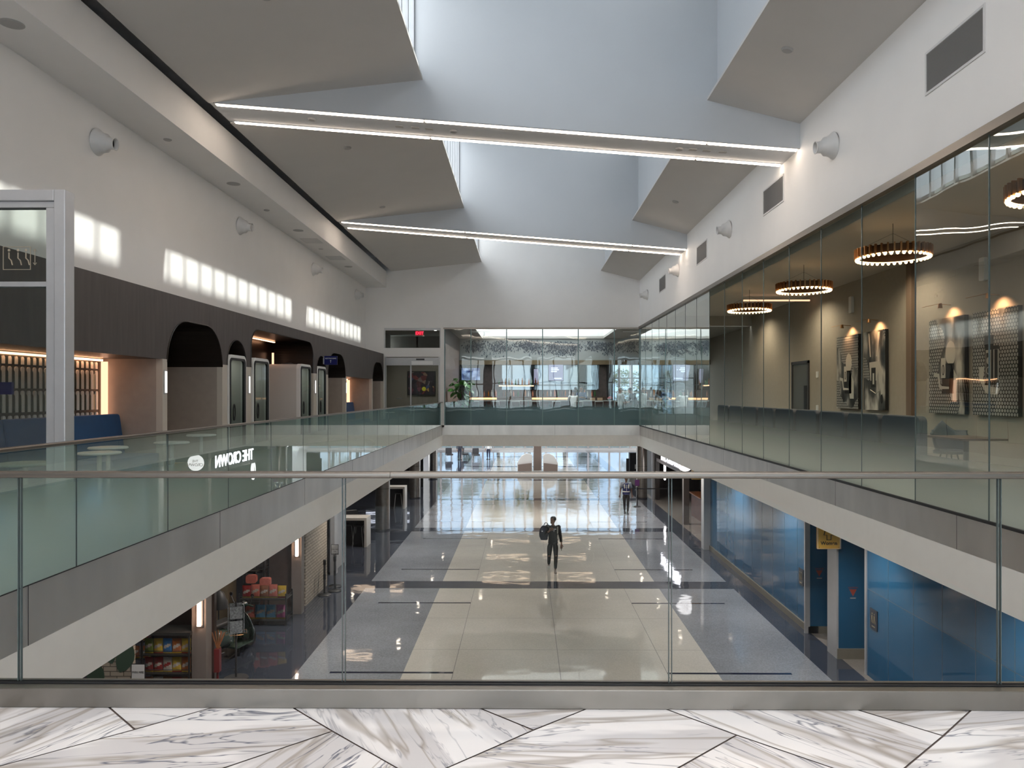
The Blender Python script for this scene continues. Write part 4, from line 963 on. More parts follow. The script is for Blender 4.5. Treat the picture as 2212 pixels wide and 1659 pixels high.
# track lights in the bar ceiling
for x, y, lb in ((-2.0, 34.2, 'white track spotlight left of the bar rooflight'), (5.0, 34.2, 'white track spotlight right of the bar rooflight')):
    r = thing('track_light', lb, 'spotlight', (x, y, 4.26)); obj('track', MB().box(-.5, .5, -.02, .02, -.03, 0), swhite, r)
    obj('head', MB().lathe([(.03, 0), (.05, -.14), (.045, -.14)], c=(.2, 0, -.05), seg=14), swhite, r)
# chandeliers
brass = mat('brass', (0.50, 0.27, 0.13), 0.3, metal=0.85); bulb = emis('chandelier_glow', (1.0, 0.62, 0.32), 3.5)
ch = thing('ring_chandelier', 'brass ring chandelier, nearest full one, large behind the right glazing', 'chandelier', (7.1, 14.5, 4.06), group='ring chandeliers in the dining room')
m = MB(); nf = 38; R_ = 0.64
for i in range(nf):
    T = Matrix.Rotation(2*PI*i/nf, 4, 'Z'); m.box(R_-0.02, R_+0.045, -0.014, 0.014, -0.02, 0.17, T)
obj('fins', m, brass, ch)
obj('ring_band', MB().lathe([(R_-.02, 0), (R_-.005, 0), (R_-.005, .15), (R_-.02, .15), (R_-.02, 0)], seg=48, cap=False), mat('brass_dark', (.10, .05, .025), .4, metal=.5), ch, smooth='auto')
m = MB()
for i in range(nf):
    a = 2*PI*(i+.5)/nf; m.ball((R_*math.cos(a), R_*math.sin(a), -.03), .032, 8, 5)
obj('bulbs', m, bulb, ch, smooth=True)
obj('light_ring', MB().lathe([(R_-.03, -.015), (R_+.01, -.015), (R_+.01, 0), (R_-.03, 0), (R_-.03, -.015)], seg=48, cap=False), bulb, ch)
obj('cable', MB().tube([(0, 0, .15), (0, 0, ZR-4.06)], .006, 5).tube([(R_-.01, 0, .15), (0, 0, .45)], .003, 4).tube([(-R_+.01, 0, .15), (0, 0, .45)], .003, 4), dark, ch)
dup(ch, (7.1, 19.1, 4.06), 0.1, 'brass ring chandelier, middle one behind the right glazing')
dup(ch, (7.1, 23.7, 4.06), 0.2, 'brass ring chandelier, farthest one near the glowing cove')
dup(ch, (7.1, 9.9, 4.06), 0.3, 'brass ring chandelier cut by the right edge of the frame')
struct('trim_18', MB().box(XD-2.3, XD-.1, 25.0, 25.05, 4.5, 4.55), warm2)
# canvases: black and white prints
def canvas_mat(seed, dots, kind):
    m = bpy.data.materials.new('canvas_print_%d' % seed); m.use_nodes = True; t = m.node_tree; k = t.links.new; b = t.nodes['Principled BSDF']
    tcn = nn(t, 'ShaderNodeTexCoord'); n = nn(t, 'ShaderNodeTexNoise'); n.inputs['Scale'].default_value = 1.3; n.inputs['Detail'].default_value = 3
    mp = nn(t, 'ShaderNodeMapping'); mp.inputs['Location'].default_value = (seed*3.1, seed, seed*2.2); mp.inputs['Scale'].default_value = (1, 1.6, .8)
    k(tcn.outputs['Object'], mp.inputs[0]); k(mp.outputs[0], n.inputs['Vector'])
    r = nn(t, 'ShaderNodeValToRGB'); e = r.color_ramp.elements; e[0].position = .38; e[0].color = (.012, .012, .012, 1); e[1].position = .66; e[1].color = (.55, .52, .47, 1); x = e.new(.5); x.color = (.07, .07, .065, 1)
    k(n.outputs['Fac'], r.inputs[0]); src = r.outputs[0]
    # polka pattern of round holes
    sp = nn(t, 'ShaderNodeSeparateXYZ'); k(tcn.outputs['Object'], sp.inputs[0])
    def M_(op, a, b_=None, c=None):
        q = nn(t, 'ShaderNodeMath', operation=op)
        for i, v in enumerate((a, b_, c)):
            if v is None: continue
            if isinstance(v, (int, float)): q.inputs[i].default_value = v
            else: k(v, q.inputs[i])
        return q.outputs[0]
    p = 0.085
    rowi = M_('FLOOR', M_('DIVIDE', sp.outputs['Z'], p*.86)); off = M_('MULTIPLY', M_('MODULO', M_('ADD', rowi, 100), 2), p*.5)
    u = M_('SUBTRACT', M_('MODULO', M_('ADD', M_('ADD', sp.outputs['Y'], off), 100*p), p), p/2)
    v = M_('SUBTRACT', M_('MODULO', M_('ADD', sp.outputs['Z'], 100*p*.86), p*.86), p*.43)
    d = M_('SQRT', M_('ADD', M_('MULTIPLY', u, u), M_('MULTIPLY', v, v)))
    dot = M_('LESS_THAN', d, .032)
    n2 = nn(t, 'ShaderNodeTexNoise'); n2.inputs['Scale'].default_value = .9; mp2 = nn(t, 'ShaderNodeMapping'); mp2.inputs['Location'].default_value = (seed*7, 2, seed); k(tcn.outputs['Object'], mp2.inputs[0]); k(mp2.outputs[0], n2.inputs['Vector'])
    zone = M_('GREATER_THAN', n2.outputs['Fac'], dots)
    dc = nn(t, 'ShaderNodeMixRGB'); k(dot, dc.inputs[0]); dc.inputs[1].default_value = (.012, .012, .012, 1); dc.inputs[2].default_value = (.36, .35, .32, 1)
    mx_ = nn(t, 'ShaderNodeMixRGB'); k(zone, mx_.inputs[0]); k(src, mx_.inputs[1]); k(dc.outputs[0], mx_.inputs[2]); k(mx_.outputs[0], b.inputs['Base Color'])
    b.inputs['Roughness'].default_value = .35; return m
cl = mat('canvas_light', (.50, .48, .43), .5); cd = mat('canvas_black', (.01, .01, .01), .5); cg = mat('canvas_grey', (.16, .155, .14), .5)
spotw = emis('lamp_face', (1, .62, .36), 10)
def canvas(y0, y1, label, seed, dots, kind):
    r = thing('canvas_print', label, 'canvas', (XD-0.10, (y0+y1)/2, 0.98), group='tall black and white canvases on the dining room wall'); h = (y1-y0)/2; H = 2.15
    obj('canvas_body', MB().box(-0.004, 0.08, -h, h, 0, H), cd, r)
    obj('print', MB().box(-0.010, -0.004, -h, h, 0, H), canvas_mat(seed, dots, kind), r)
    m = MB(); k2 = MB()
    def ell(mb, cy, cz, ry, rz, x=-0.0125): mb.prism([(cy+ry*math.cos(q*PI/12), cz+rz*math.sin(q*PI/12)) for q in range(24)], x, -0.010, 'x')
    def bx(mb, a, b_, c, d, x=-0.0125): mb.box(x, -0.010, a, b_, c, d)
    if kind in (0, 2):                         # flash gun dish over a camera body
        bx(k2, -.30, .16, .45, 1.12); ell(m, -.12 if kind else -.18, 1.35, .20, .27); bx(m, .02, .20, .80, 1.25, -.014); ell(k2, .11, .98, .05, .12, -.016); ell(m, .11, .98, .022, .09, -.018)
        m.prism([(.5, .93), (.28, .90), (.22, .62), (-.12, .60), (-.12, .55), (.26, .55), (.34, .82), (.5, .84)], -.014, -.010, 'x')
        m.prism([(-.45, .3), (-.2, .3), (-.12, .7), (-.2, 1.1), (-.45, .8)], -.0125, -.010, 'x')
    elif kind == 1:                            # twin lens box camera held up
        bx(k2, -.16, .30, .62, 1.42); bx(k2, .02, .32, 1.42, 1.64); bx(m, .10, .27, .75, 1.34, -.014); bx(k2, .12, .25, .77, 1.28, -.016); ell(m, .185, 1.12, .05, .07, -.018); ell(m, .185, .92, .055, .08, -.018); ell(k2, .185, .92, .035, .055, -.02)
        m.tube([(-.013, .0, .72), (-.013, .0, 1.34), (-.013, -.14, 1.34), (-.013, -.14, .72)], .012, 5, closed=True)
        m.prism([(.35, .55), (.5, .75), (.5, 1.0), (.32, 1.0), (.36, .75), (.15, .6), (-.2, .55), (-.1, .42), (.25, .45)], -.0125, -.010, 'x')
    else:                                      # suit with arm
        m.prism([(.28, 1.30), (-.30, 1.32), (-.46, .95), (-.52, .45), (-.40, .42), (-.34, .85), (-.22, 1.10), (-.15, .8), (.2, .8)], -.0125, -.010, 'x')
        m.prism([(.34, 2.1), (.27, 2.1), (.18, 1.45), (.24, 1.45)], -.0125, -.010, 'x'); m.prism([(-.34, 2.1), (-.24, 2.1), (-.12, 1.45), (-.2, 1.45)], -.0125, -.010, 'x')
        bx(k2, -.1, .15, .62, 1.15, -.014); bx(m, -.02, .07, .7, 1.0, -.016); m.tube([(-.013, .2, .55), (-.013, -.1, .45), (-.013, -.3, .52)], .012, 5)
        ell(k2, -.44, .30, .07, .12, -.014)
    obj('light_shapes', m, cl, r); obj('dark_shapes', k2, cd, r)
    # picture lamp
    l = thing('picture_light', 'brass picture lamp above the '+label.split(',')[0], 'picture light', (XD, (y0+y1)/2-.1, 3.42), group='lamps above the canvases')
    obj('arm', MB().tube([(0, .1, 0), (-.30, .1, .02)], .008, 5).tube([(-.3, .75, .02), (-.3, -.05, .02)], .008, 5), brass, l); obj('head', MB().lathe([(.035, 0), (.05, -.10), (.04, -.10)], c=(-.30, 0, .02), seg=14), brass, l)
    obj('lamp_face', MB().lathe([(0, 0), (.036, 0)], c=(-.30, 0, -.07), seg=14, cap=False), spotw, l)
    sp = bpy.data.lights.new('picture_spot', 'SPOT'); so = bpy.data.objects.new('picture_spot', sp); C.objects.link(so); so.parent = l; so.location = (-.28, 0, -.10)
    sp.energy = 26; sp.color = (1, .50, .25); sp.spot_size = math.radians(120); sp.spot_blend = .8; sp.shadow_soft_size = .04
    so.rotation_euler = Vector((.75, .0, -.75)).to_track_quat('-Z', 'Y').to_euler()
canvas(14.5, 15.95, 'canvas of a box camera with dotted screen, right of the near pair', 1, .40, 1)
canvas(16.25, 17.65, 'canvas of a round flash dish and camera, left of the near pair', 2, .50, 0)
canvas(19.8, 21.05, 'canvas of a suited figure with raised arms, right of the far pair', 3, .66, 3)
canvas(21.4, 22.85, 'canvas of a narrow camera portrait, left of the far pair', 4, .47, 2)
# wall fittings in the dining room
for y, lb in ((15.7, 'white upright wall speaker high above the near pair of canvases'), (22.0, 'white upright wall speaker high above the far pair of canvases')):
    o = obj('wall_speaker', MB().rbox(-.08, 0, -.09, .09, -.24, .24, .03, 'x'), nozm); o.location = (XD, y, 4.02); tag(o, lb, 'speaker')
dd = sthing('door_2', (XD, 26, 0)); gd = mat('door_grey', (.10, .105, .10), .5)
obj('door_leaf', MB().box(XD-.02, XD+.0, 25.4, 26.8, 0, 2.45), gd, dd, world=True); obj('door_frame', MB().box(XD-.05, XD, 25.3, 25.4, 0, 2.55).box(XD-.05, XD, 26.8, 26.9, 0, 2.55).box(XD-.05, XD, 25.3, 26.9, 2.45, 2.55), dark, dd, world=True)
obj('vision_panel', MB().box(XD-.03, XD-.02, 25.5, 25.75, .7, 1.7), black, dd, world=True)
for z, lb in ((2.05, 'small white alarm beacon on the dining room wall right of the door'), (0.95, 'small white switch plate on the wall right of the grey door')):
    o = obj('wall_plate', MB().rbox(-.03, 0, -.08, .08, -.1, .1, .02, 'x'), nozm); o.location = (XD, 24.6, z); tag(o, lb, 'wall plate')
# booth seats with their backs to the glass
bs = mat('seat_navy_grey', (0.045, 0.055, 0.075), .55)
sf = thing('booth_seat', 'dark grey booth seat back behind the frosted glass, nearest of the row', 'booth seat', (5.75, 11.4, 0), group='booth seats along the right glazing')
obj('back', MB().prism(rrect(-.56, .56, .30, 1.10, .10, 5, 'bc'), -.08, .06, 'x'), bs, sf, bevel=.02, smooth='auto'); obj('seat', MB().rbox(.05, .62, -.56, .56, .28, .46, .04, 'x'), bs, sf, smooth='auto'); obj('plinth', MB().box(-.05, .55, -.5, .5, 0, .28), black, sf)
for i, y in enumerate([12.66, 13.92, 15.18, 16.44, 17.7, 18.96, 20.22, 21.48]):
    dup(sf, (5.75, y, 0), label='dark grey booth seat back behind the frosted glass, %s from the near end' % names[i])
r = thing('tub_chair', 'single dark shell chair with curved back behind the glass at the right', 'chair', (7.3, 12.95, 0))
m = MB(); v = []; nseg = 14
for i in range(nseg+1):
    a = PI*0.0+PI*i/nseg
    for z, rr in ((.42, .22), (.6, .27), (.8, .29), (.96-0.25*abs(math.cos(a)), .28)): v.append((rr*math.cos(a), rr*math.sin(a)-.05, z))
f = [(i*4+k, (i+1)*4+k, (i+1)*4+k+1, i*4+k+1) for i in range(nseg) for k in range(3)]; m.add(v, f)
o = obj('shell', m, bs, r, smooth=True); md = o.modifiers.new('s', 'SOLIDIFY'); md.thickness = .03
obj('seat', MB().lathe([(.24, .40), (.25, .44), (.2, .47)], seg=20), bs, r, smooth='auto')
for q in range(4): obj('leg', MB().tube([(.12*math.cos(q*PI/2+.8), .12*math.sin(q*PI/2+.8), .41), (.22*math.cos(q*PI/2+.8), .22*math.sin(q*PI/2+.8), 0)], .012, 6), dark, r)
# dining tables
dt = thing('dining_table', 'dark dining table beside the booth seats, nearest one', 'table', (6.8, 11.6, 0), group='dining tables by the booths')
obj('table_top', MB().rbox(-.35, .35, -.5, .5, .73, .76, .05, 'z'), mat('table_wood', (.10, .06, .04), .35), dt); obj('pedestal', MB().lathe([(.25, 0), (.25, .02), (.04, .05), (.04, .73)], seg=18), dark, dt, smooth='auto')
for i, y in enumerate((14.6, 17.1, 19.6)): dup(dt, (6.75, y, 0), label='dark dining table beside the booth seats, %s from the near end' % names[i])
# room lamps: downlights in the dining room ceiling
for i, (x, y) in enumerate([(8.6, 8.5), (8.6, 11.8), (8.6, 18), (8.6, 24), (6.2, 28), (8.6, 29.5), (6.0, 15), (6.0, 21)]):
    r = thing('recessed_downlight', 'recessed downlight in the dining room ceiling', 'downlight', (x, y, ZR), group='recessed downlights in the dining room')
    obj('trim_ring', MB().lathe([(.07, 0), (.07, -.012), (.05, -.012), (.05, 0)], seg=18, cap=False), nozm, r); obj('lens', MB().lathe([(0, -.004), (.05, -.004)], seg=16, cap=False), emis('dl', (1, .8, .6), 6) if i == 0 else bpy.data.materials['dl'], r)
    sp = bpy.data.lights.new('downlight', 'SPOT'); so = bpy.data.objects.new('downlight', sp); C.objects.link(so); so.parent = r; so.location = (0, 0, -.03); sp.energy = 140; sp.color = (1, .80, .60); sp.spot_size = math.radians(150); sp.spot_blend = .8; sp.shadow_soft_size = .05
# ================================================================== CONCOURSE BELOW
# trees outside the end windows
def tree(x, y, h, r_, label, col, seed):
    rnd = random.Random(seed); t = thing('tree', label, 'tree', (x, y, LF-.05), group='trees outside the end windows')
    obj('trunk', MB().tube([(0, 0, 0), (.1, 0, h*.35), (-.05, .1, h*.7)], [.22, .16, .06], 8), bpy.data.materials['stem'], t)
    m = MB()
    blobs = [(rnd.uniform(-.55, .55)*r_, rnd.uniform(-.5, .5)*r_, h*rnd.uniform(.30, .92), r_*rnd.uniform(.35, .6)) for _ in range(11)]
    for i in range(2600):
        bx_, by_, bz_, br = blobs[i % 11]; d = Vector((rnd.gauss(0, 1), rnd.gauss(0, 1), rnd.gauss(0, 1))).normalized()*br*rnd.uniform(.6, 1.05)
        c = Vector((bx_, by_, bz_))+d; s_ = rnd.uniform(.10, .2)
        T = Matrix.Translation(c) @ Matrix.Rotation(rnd.uniform(0, 6.28), 4, 'Z') @ Matrix.Rotation(rnd.uniform(-1.2, 1.2), 4, 'X')
        m.add([(-s_, 0, 0), (0, -s_*.6, 0), (s_, 0, 0), (0, s_*.6, 0)], [(0, 1, 2, 3)], T)
    obj('crown', m, col, t)
ty = mat('leaves_yellow', (.50, .40, .06), .6, noise=.35, nscale=2); tg = mat('leaves_olive', (.24, .30, .07), .6, noise=.35, nscale=2); to_ = mat('leaves_ochre', (.46, .29, .06), .6, noise=.35, nscale=2)
for i, (x, y, h, r_, c_, lb) in enumerate([(-6.5, 94, 7.6, 2.2, tg, 'olive green tree outside, leftmost in the end windows'), (-3.0, 86, 8.8, 2.6, ty, 'yellow leaved tree outside, left of the central column'),
        (0.6, 93, 9.8, 2.6, ty, 'tall yellow tree outside straight behind the central column'), (4.6, 86.5, 8.9, 2.3, to_, 'ochre leaved tree outside, right of the central column'),
        (7.6, 90, 6.2, 1.9, tg, 'low olive tree outside the right part of the end windows'), (12.2, 86, 9.2, 2.5, tg, 'green tree outside seen through the upper lounge window'), (16.0, 90, 8.6, 2.6, ty, 'yellow green tree outside far to the right'), (-11, 92, 6.5, 2.4, tg, 'low green tree outside far to the left')]):
    tree(x, y, h, r_, lb, c_, 20+i)
# round metal clad columns
colm = mat('column_metal', (.30, .275, .25), .28, metal=.8, noise=.1)
for x, y, lb in ((-5.95, 31.5, 'round metal clad column at the left, nearest'), (-6.0, 41.2, 'round metal clad column at the left, second'), (-6.1, 50.2, 'round metal clad column at the left, third'), (6.45, 41.2, 'round metal clad column at the right beyond the belt post')):
    r = thing('metal_column', lb, 'column', (x, y, LF)); obj('shaft', MB().cyl((0, 0, 0), .30, ZC-LF, 28), colm, r, smooth='auto'); obj('collar', MB().cyl((0, 0, 1.75), .306, .015, 28).cyl((0, 0, 0), .31, .06, 28), dark, r)
r = thing('centre_column', 'square brown metal column standing in the middle of the far concourse', 'column', (1.0, 56.3, LF))
obj('shaft', MB().box(-.28, .28, -.28, .28, 0, 11+.4+3.9), mat('column_brown', (.20, .15, .125), .35, metal=.4), r); obj('corner_trims', MB().box(-.32, -.28, -.30, -.26, 0, 15).box(.28, .32, -.30, -.26, 0, 15), alu, r)
deskw = mat('desk_white', (.60, .58, .55), .35)
for s_, lb in ((-1, 'white curved hooded desk left of the centre column'), (1, 'white curved hooded desk right of the centre column')):
    r = thing('hooded_desk', lb, 'desk', (1.0+s_*.95, 55.2, LF), group='hooded desks round the centre column')
    P = [(0.55, 0), (0.55, 1.15), (.40, 1.28), (.1, 1.30), (-.25, 1.12), (-.5, .72), (-.55, .6), (-.55, 0)]
    P = [(-s_*a, b_) for a, b_ in P]; obj('hood', MB().prism(P, .1, .5, 'y'), deskw, r, bevel=.02); obj('front', MB().prism([(-s_*.5, 0), (-s_*.5, .62), (s_*.5, .5), (s_*.5, 0)], -.05, .1, 'y'), mat('desk_brown', (.16, .12, .10), .4), r)
# white portal tables at the left
for x0, x1, y, lb in ((-7.3, -5.87, 27.9, 'white portal shaped high table at the left, nearer one'), (-7.2, -5.93, 37.2, 'white portal shaped high table at the left, farther one beyond the column')):
    r = thing('high_table', lb, 'table', (x1, y, LF), group='white portal tables'); w_ = x1-x0
    obj('top', MB().box(-w_, 0, 0, .75, 1.0, 1.10), deskw, r, bevel=.004); obj('leg_panel', MB().box(-.09, 0, 0, .75, 0, 1.0), deskw, r, bevel=.004); obj('leg_panel', MB().box(-w_, -w_+.09, 0, .75, 0, 1.0), deskw, r)
    obj('inner_panel', MB().box(-w_+.09, -.09, .55, .58, 0, 1.0), black, r)
hs = thing('high_stool', 'thin dark high stool under the nearer white table', 'stool', (-6.25, 28.3, LF), group='dark stools and chairs at the left')
for sx_ in (-1, 1):
    for sy_ in (-1, 1): obj('leg', MB().tube([(sx_*.2, sy_*.2, 0), (sx_*.13, sy_*.13, .72)], .012, 5), alu, hs)
obj('seat', MB().rbox(-.17, .17, -.17, .17, .72, .76, .04, 'z'), dark, hs)
dup(hs, (-6.7, 28.5, LF), .2, 'thin dark high stool under the nearer white table, left one'); dup(hs, (-6.3, 37.5, LF), .1, 'thin dark high stool under the farther white table')
lc = thing('lounge_chair', 'dark padded chair behind the nearer white table', 'chair', (-7.0, 30.6, LF), .6, group='dark chairs at the left')
obj('seat', MB().rbox(-.28, .28, -.28, .28, .30, .45, .05, 'y'), dark, lc); obj('backrest', MB().prism(rrect(-.28, .28, .40, .95, .08, 4, 'bc'), -.06, .06, 'y', Matrix.Translation((0, .28, 0)) @ Matrix.Rotation(.12, 4, 'X')), dark, lc)
for sx_ in (-1, 1):
    for sy_ in (-1, 1): obj('leg', MB().tube([(sx_*.22, sy_*.22, .3), (sx_*.26, sy_*.26, 0)], .014, 6), alu, lc)
dup(lc, (-7.6, 29.6, LF), 1.2, 'dark padded chair behind the nearer white table, left one'); dup(lc, (-7.3, 39.4, LF), .2, 'dark padded chair behind the farther white table')
for x, y, a, lb in ((-6.6, 66, .4, 'small dark chair far off at the upper left of the concourse, nearest the wall'), (-5.3, 66.5, 2, 'small dark chair far off beside the window'), (-4.2, 65.6, .3, 'small dark chair far off, right of the seated people')): dup(lc, (x, y, LF), a, lb)
# lit counter at the left rear
r = thing('food_counter', 'dark food counter with white lit menu strips at the left rear', 'counter', (-7.2, 43.5, LF))
obj('counter', MB().box(-3.5, 1.0, 0, .9, 0, 1.1), black, r); obj('counter_top', MB().box(-3.5, 1.05, -.05, .95, 1.1, 1.14), deskw, r)
obj('menu_light', MB().box(-2.5, .6, 2.4, 2.45, 1.55, 1.68).box(-2.4, .4, 2.4, 2.45, 2.05, 2.18), emis('menu_white', (.8, .85, 1), 1.2), r); obj('back_panel', MB().box(-3.5, 1.0, 2.5, 2.6, 0, 3.4), black, r)
# ---- shop front at the left
pillm = mat('shop_pillar', (.17, .14, .125), .4, noise=.05); lampw = emis('shop_lamp', (1.0, .66, .46), 14)
for y, lb in ((13.6, 'nearer'), (19.45, 'farther')):
    r = thing('shop_pillar', 'taupe shop front pillar with vertical lamp, %s one' % lb, 'pillar', (-5.92, y, LF)); obj('shaft', MB().box(-.13, .13, 0, .25, 0, ZC-LF), pillm, r)
    l = thing('shop_lamp', 'vertical glowing lamp on the %s shop front pillar' % lb, 'wall lamp', (-5.90, y, LF+1.52), group='vertical lamps on the shop pillars')
    obj('backplate', MB().box(-.06, .06, -.02, 0, -.03, .60), dark, l); obj('tube_light', MB().rbox(-.03, .035, -.075, -.02, 0, .56, .02, 'z'), lampw, l)
pan = mat('shop_panel', (.085, .055, .045), .3, noise=.1)
struct('wall_shop', MB().box(-7.3, -6.05, 14.6, 14.7, LF, ZC).box(-6.95, -6.05, 19.7, 19.8, LF, ZC).box(-10.3, -10.2, 8, 26, LF, ZC).box(-10.2, -6.3, 25.5, 25.6, LF, ZC).box(-6.38, -6.28, 22.4, 25.5, LF, ZC), pan)
def brick():
    m = bpy.data.materials.new('white_brick'); m.use_nodes = True; t = m.node_tree; k = t.links.new; b = t.nodes['Principled BSDF']
    g = nn(t, 'ShaderNodeNewGeometry'); s = nn(t, 'ShaderNodeSeparateXYZ'); k(g.outputs['Position'], s.inputs[0]); a = nn(t, 'ShaderNodeMath', operation='ADD'); k(s.outputs['X'], a.inputs[0]); k(s.outputs['Y'], a.inputs[1])
    c = nn(t, 'ShaderNodeCombineXYZ'); k(a.outputs[0], c.inputs[0]); k(s.outputs['Z'], c.inputs[1])
    br = nn(t, 'ShaderNodeTexBrick'); k(c.outputs[0], br.inputs['Vector']); br.inputs['Color1'].default_value = (.44, .38, .31, 1); br.inputs['Color2'].default_value = (.36, .31, .25, 1); br.inputs['Mortar'].default_value = (.10, .085, .07, 1)
    br.inputs['Scale'].default_value = 1; br.inputs['Brick Width'].default_value = .24; br.inputs['Row Height'].default_value = .085; br.inputs['Mortar Size'].default_value = .007; k(br.outputs[0], b.inputs['Base Color']); b.inputs['Roughness'].default_value = .6; return m
brk = brick()
struct('wall_brick', MB().box(-6.16, -5.9, 20.2, 22.4, LF, ZC).box(-7.75, -7.45, 21, 21.3, LF, ZC).box(-7.6, -6.95, 13.2, 13.35, LF, ZC), brk)
struct('trim_19', MB().box(-6.12, -5.98, 23.6, 24.0, LF, ZC).box(-6.3, -6.12, 24.0, 25.5, LF, ZC), alu)
# leaf mural on the near brick wall
lm = MB()
for cx, cz, a, l in ((-7.28, -3.35, 1.9, .62), (-7.15, -3.5, 1.2, .55), (-7.45, -3.7, 2.2, .5), (-7.2, -4.0, 1.0, .45), (-7.4, -3.1, 1.5, .5)):
    n_ = 12; ux, uz = math.cos(a), math.sin(a); L_ = [(cx+ux*l*i/n_-uz*.16*math.sin(PI*i/n_)**.7, cz+uz*l*i/n_+ux*.16*math.sin(PI*i/n_)**.7) for i in range(n_+1)]; R2 = [(cx+ux*l*i/n_+uz*.16*math.sin(PI*i/n_)**.7, cz+uz*l*i/n_-ux*.16*math.sin(PI*i/n_)**.7) for i in range(n_, -1, -1)]
    for i in range(n_): lm.quad((L_[i][0], 13.195, L_[i][1]), (L_[i+1][0], 13.195, L_[i+1][1]), (R2[n_-i-1][0], 13.195, R2[n_-i-1][1]), (R2[n_-i][0], 13.195, R2[n_-i][1]))
o = obj('leaf_mural', lm, mat('mural_green', (.05, .09, .06), .6)); tag(o, 'painted dark green leaves on the white brick at the lower left', 'mural')
# snack rack with bags
def bagmat(n_, c_): return mat('bag_'+n_, c_, .3, noise=.12, nscale=14)
bagm = {n_: bagmat(n_, c_) for n_, c_ in (('yellow', (.42, .28, .03)), ('red', (.22, .02, .02)), ('green', (.12, .16, .03)), ('orange', (.32, .10, .03)), ('blue', (.03, .13, .32)), ('pink', (.32, .09, .20)), ('skyblue', (.07, .20, .33)), ('coral', (.42, .12, .09)), ('white', (.36, .32, .28)), ('brown', (.2, .08, .04)))}
rackm = mat('rack_black', (.018, .017, .016), .5)
def rack(label, loc, w_, d_, shelves, h, rotz=0, top=False):
    r = thing('display_rack', label, 'display rack', loc, rotz)
    for sx_ in (-1, 1):
        for sy_ in (-1, 1): obj('post', MB().box(sx_*w_/2-.015, sx_*w_/2+.015, sy_*d_/2-.015, sy_*d_/2+.015, 0, h), rackm, r)
    for z in shelves:
        obj('shelf', MB().box(-w_/2, w_/2, -d_/2, d_/2, z-.02, z), rackm, r)
        obj('shelf_rail', MB().tube([(-w_/2, -d_/2, z+.07), (w_/2, -d_/2, z+.07), (w_/2, d_/2, z+.07)], .006, 5), rackm, r)
    if top: obj('canopy', MB().box(-w_/2-.03, w_/2+.03, -d_/2-.03, d_/2+.03, h, h+.05), rackm, r)
    return r
bag_p = {}
def bag(col, loc, w_, h_, rotz, label, grp, cat='snack bag'):
    key = col
    if key not in bag_p:
        m = MB(); nx, nz_ = 10, 12; v = []; f = []
        for s_ in (-1, 1):
            for j in range(nz_+1):
                for i in range(nx+1):
                    u, q = i/nx*2-1, j/nz_; puff = (1-u**2)**.5*(math.sin(PI*min(max(q, .02), .98)))**.5; v.append((u*.5*(1-.06*math.sin(PI*q)), s_*.16*puff*(1+.1*math.sin(7*u+5*q)), q))
        for s_ in range(2):
            for j in range(nz_):
                for i in range(nx): a = s_*(nx+1)*(nz_+1)+j*(nx+1)+i; f.append((a, a+1, a+nx+2, a+nx+1))
        m.add(v, f); o = obj('snack_bag', m, [bagm[col], bagm['white' if col != 'white' else 'red'], bagm['yellow' if col != 'yellow' else 'red']], smooth=True)
        for p in o.data.polygons:
            c = p.center; p.material_index = 1 if (.40+.25*c.x < c.z < .62+.25*c.x and abs(c.x) < .36) else (2 if c.z < .12 else 0)
        bag_p[key] = o
    else: o = bag_p[key].copy(); C.objects.link(o)
    o.location = loc; o.scale = (w_, .9*w_, h_); o.rotation_euler = (0, 0, rotz); tag(o, label, cat, grp)
R_near = (-6.50, 13.75, LF)
rack('black wire snack rack left of the nearer shop pillar', R_near, .86, .42, (.30, .66, 1.0), 1.36, 0, True)
for zi, (z, cols) in enumerate(((1.005, ['green', 'yellow', 'blue', 'orange', 'yellow']), (.665, ['red', 'red', 'white', 'yellow', 'orange']), (.305, ['brown', 'white', 'brown', 'red', 'brown']))):
    for i, c_ in enumerate(cols): bag(c_, (-6.50-.34+.17*i, 13.62, LF+z), .17, .27, .05*((i*3) % 5-2), '%s snack bag on the %s shelf of the rack by the nearer pillar, %s across' % (c_, ['top', 'middle', 'bottom'][zi], ['first', 'second', 'third', 'fourth', 'fifth'][i]), 'snack bags on the near rack')
rack('tall warm lit wall rack of packets at the lower left', (-7.6, 14.9, LF), 1.1, .35, (.5, .85, 1.2, 1.55), 1.9, .0)
k_ = 0
for zi, z in enumerate((.505, .855, 1.205, 1.555)):
    for i in range(6):
        c_ = ['red', 'coral', 'orange', 'white', 'red', 'yellow', 'brown'][(i*3+zi*2) % 7]; bag(c_, (-7.6-.44+.175*i, 14.78, LF+z), .16, .24, 0, '%s packet on the warm lit wall rack at the lower left' % c_, 'packets on the warm wall rack, %s' % c_)
rack('low black rack of coloured bags by the farther shop pillar', (-6.45, 18.7, LF), 1.15, .5, (.14, .66), .80, 0)
for i, c_ in enumerate(['red', 'coral', 'brown', 'coral', 'yellow']): bag(c_, (-6.9+.22*i, 18.6, LF+.665), .22, .30+.03*(i % 2), 0, '%s bag on the top of the low rack by the farther pillar, %s across' % (c_, ['first', 'second', 'third', 'fourth', 'fifth'][i]), 'bags on top of the low rack', 'bag')
for i, (c_, lb) in enumerate([('coral', 'coral pouch'), ('skyblue', 'sky blue pouch, left'), ('skyblue', 'sky blue pouch, right'), ('pink', 'pink pouch')]): bag(c_, (-6.82+.26*i, 18.6, LF+.145), .245, .34, 0, lb+' on the bottom of the low rack by the farther pillar', 'pouches under the low rack', 'bag')
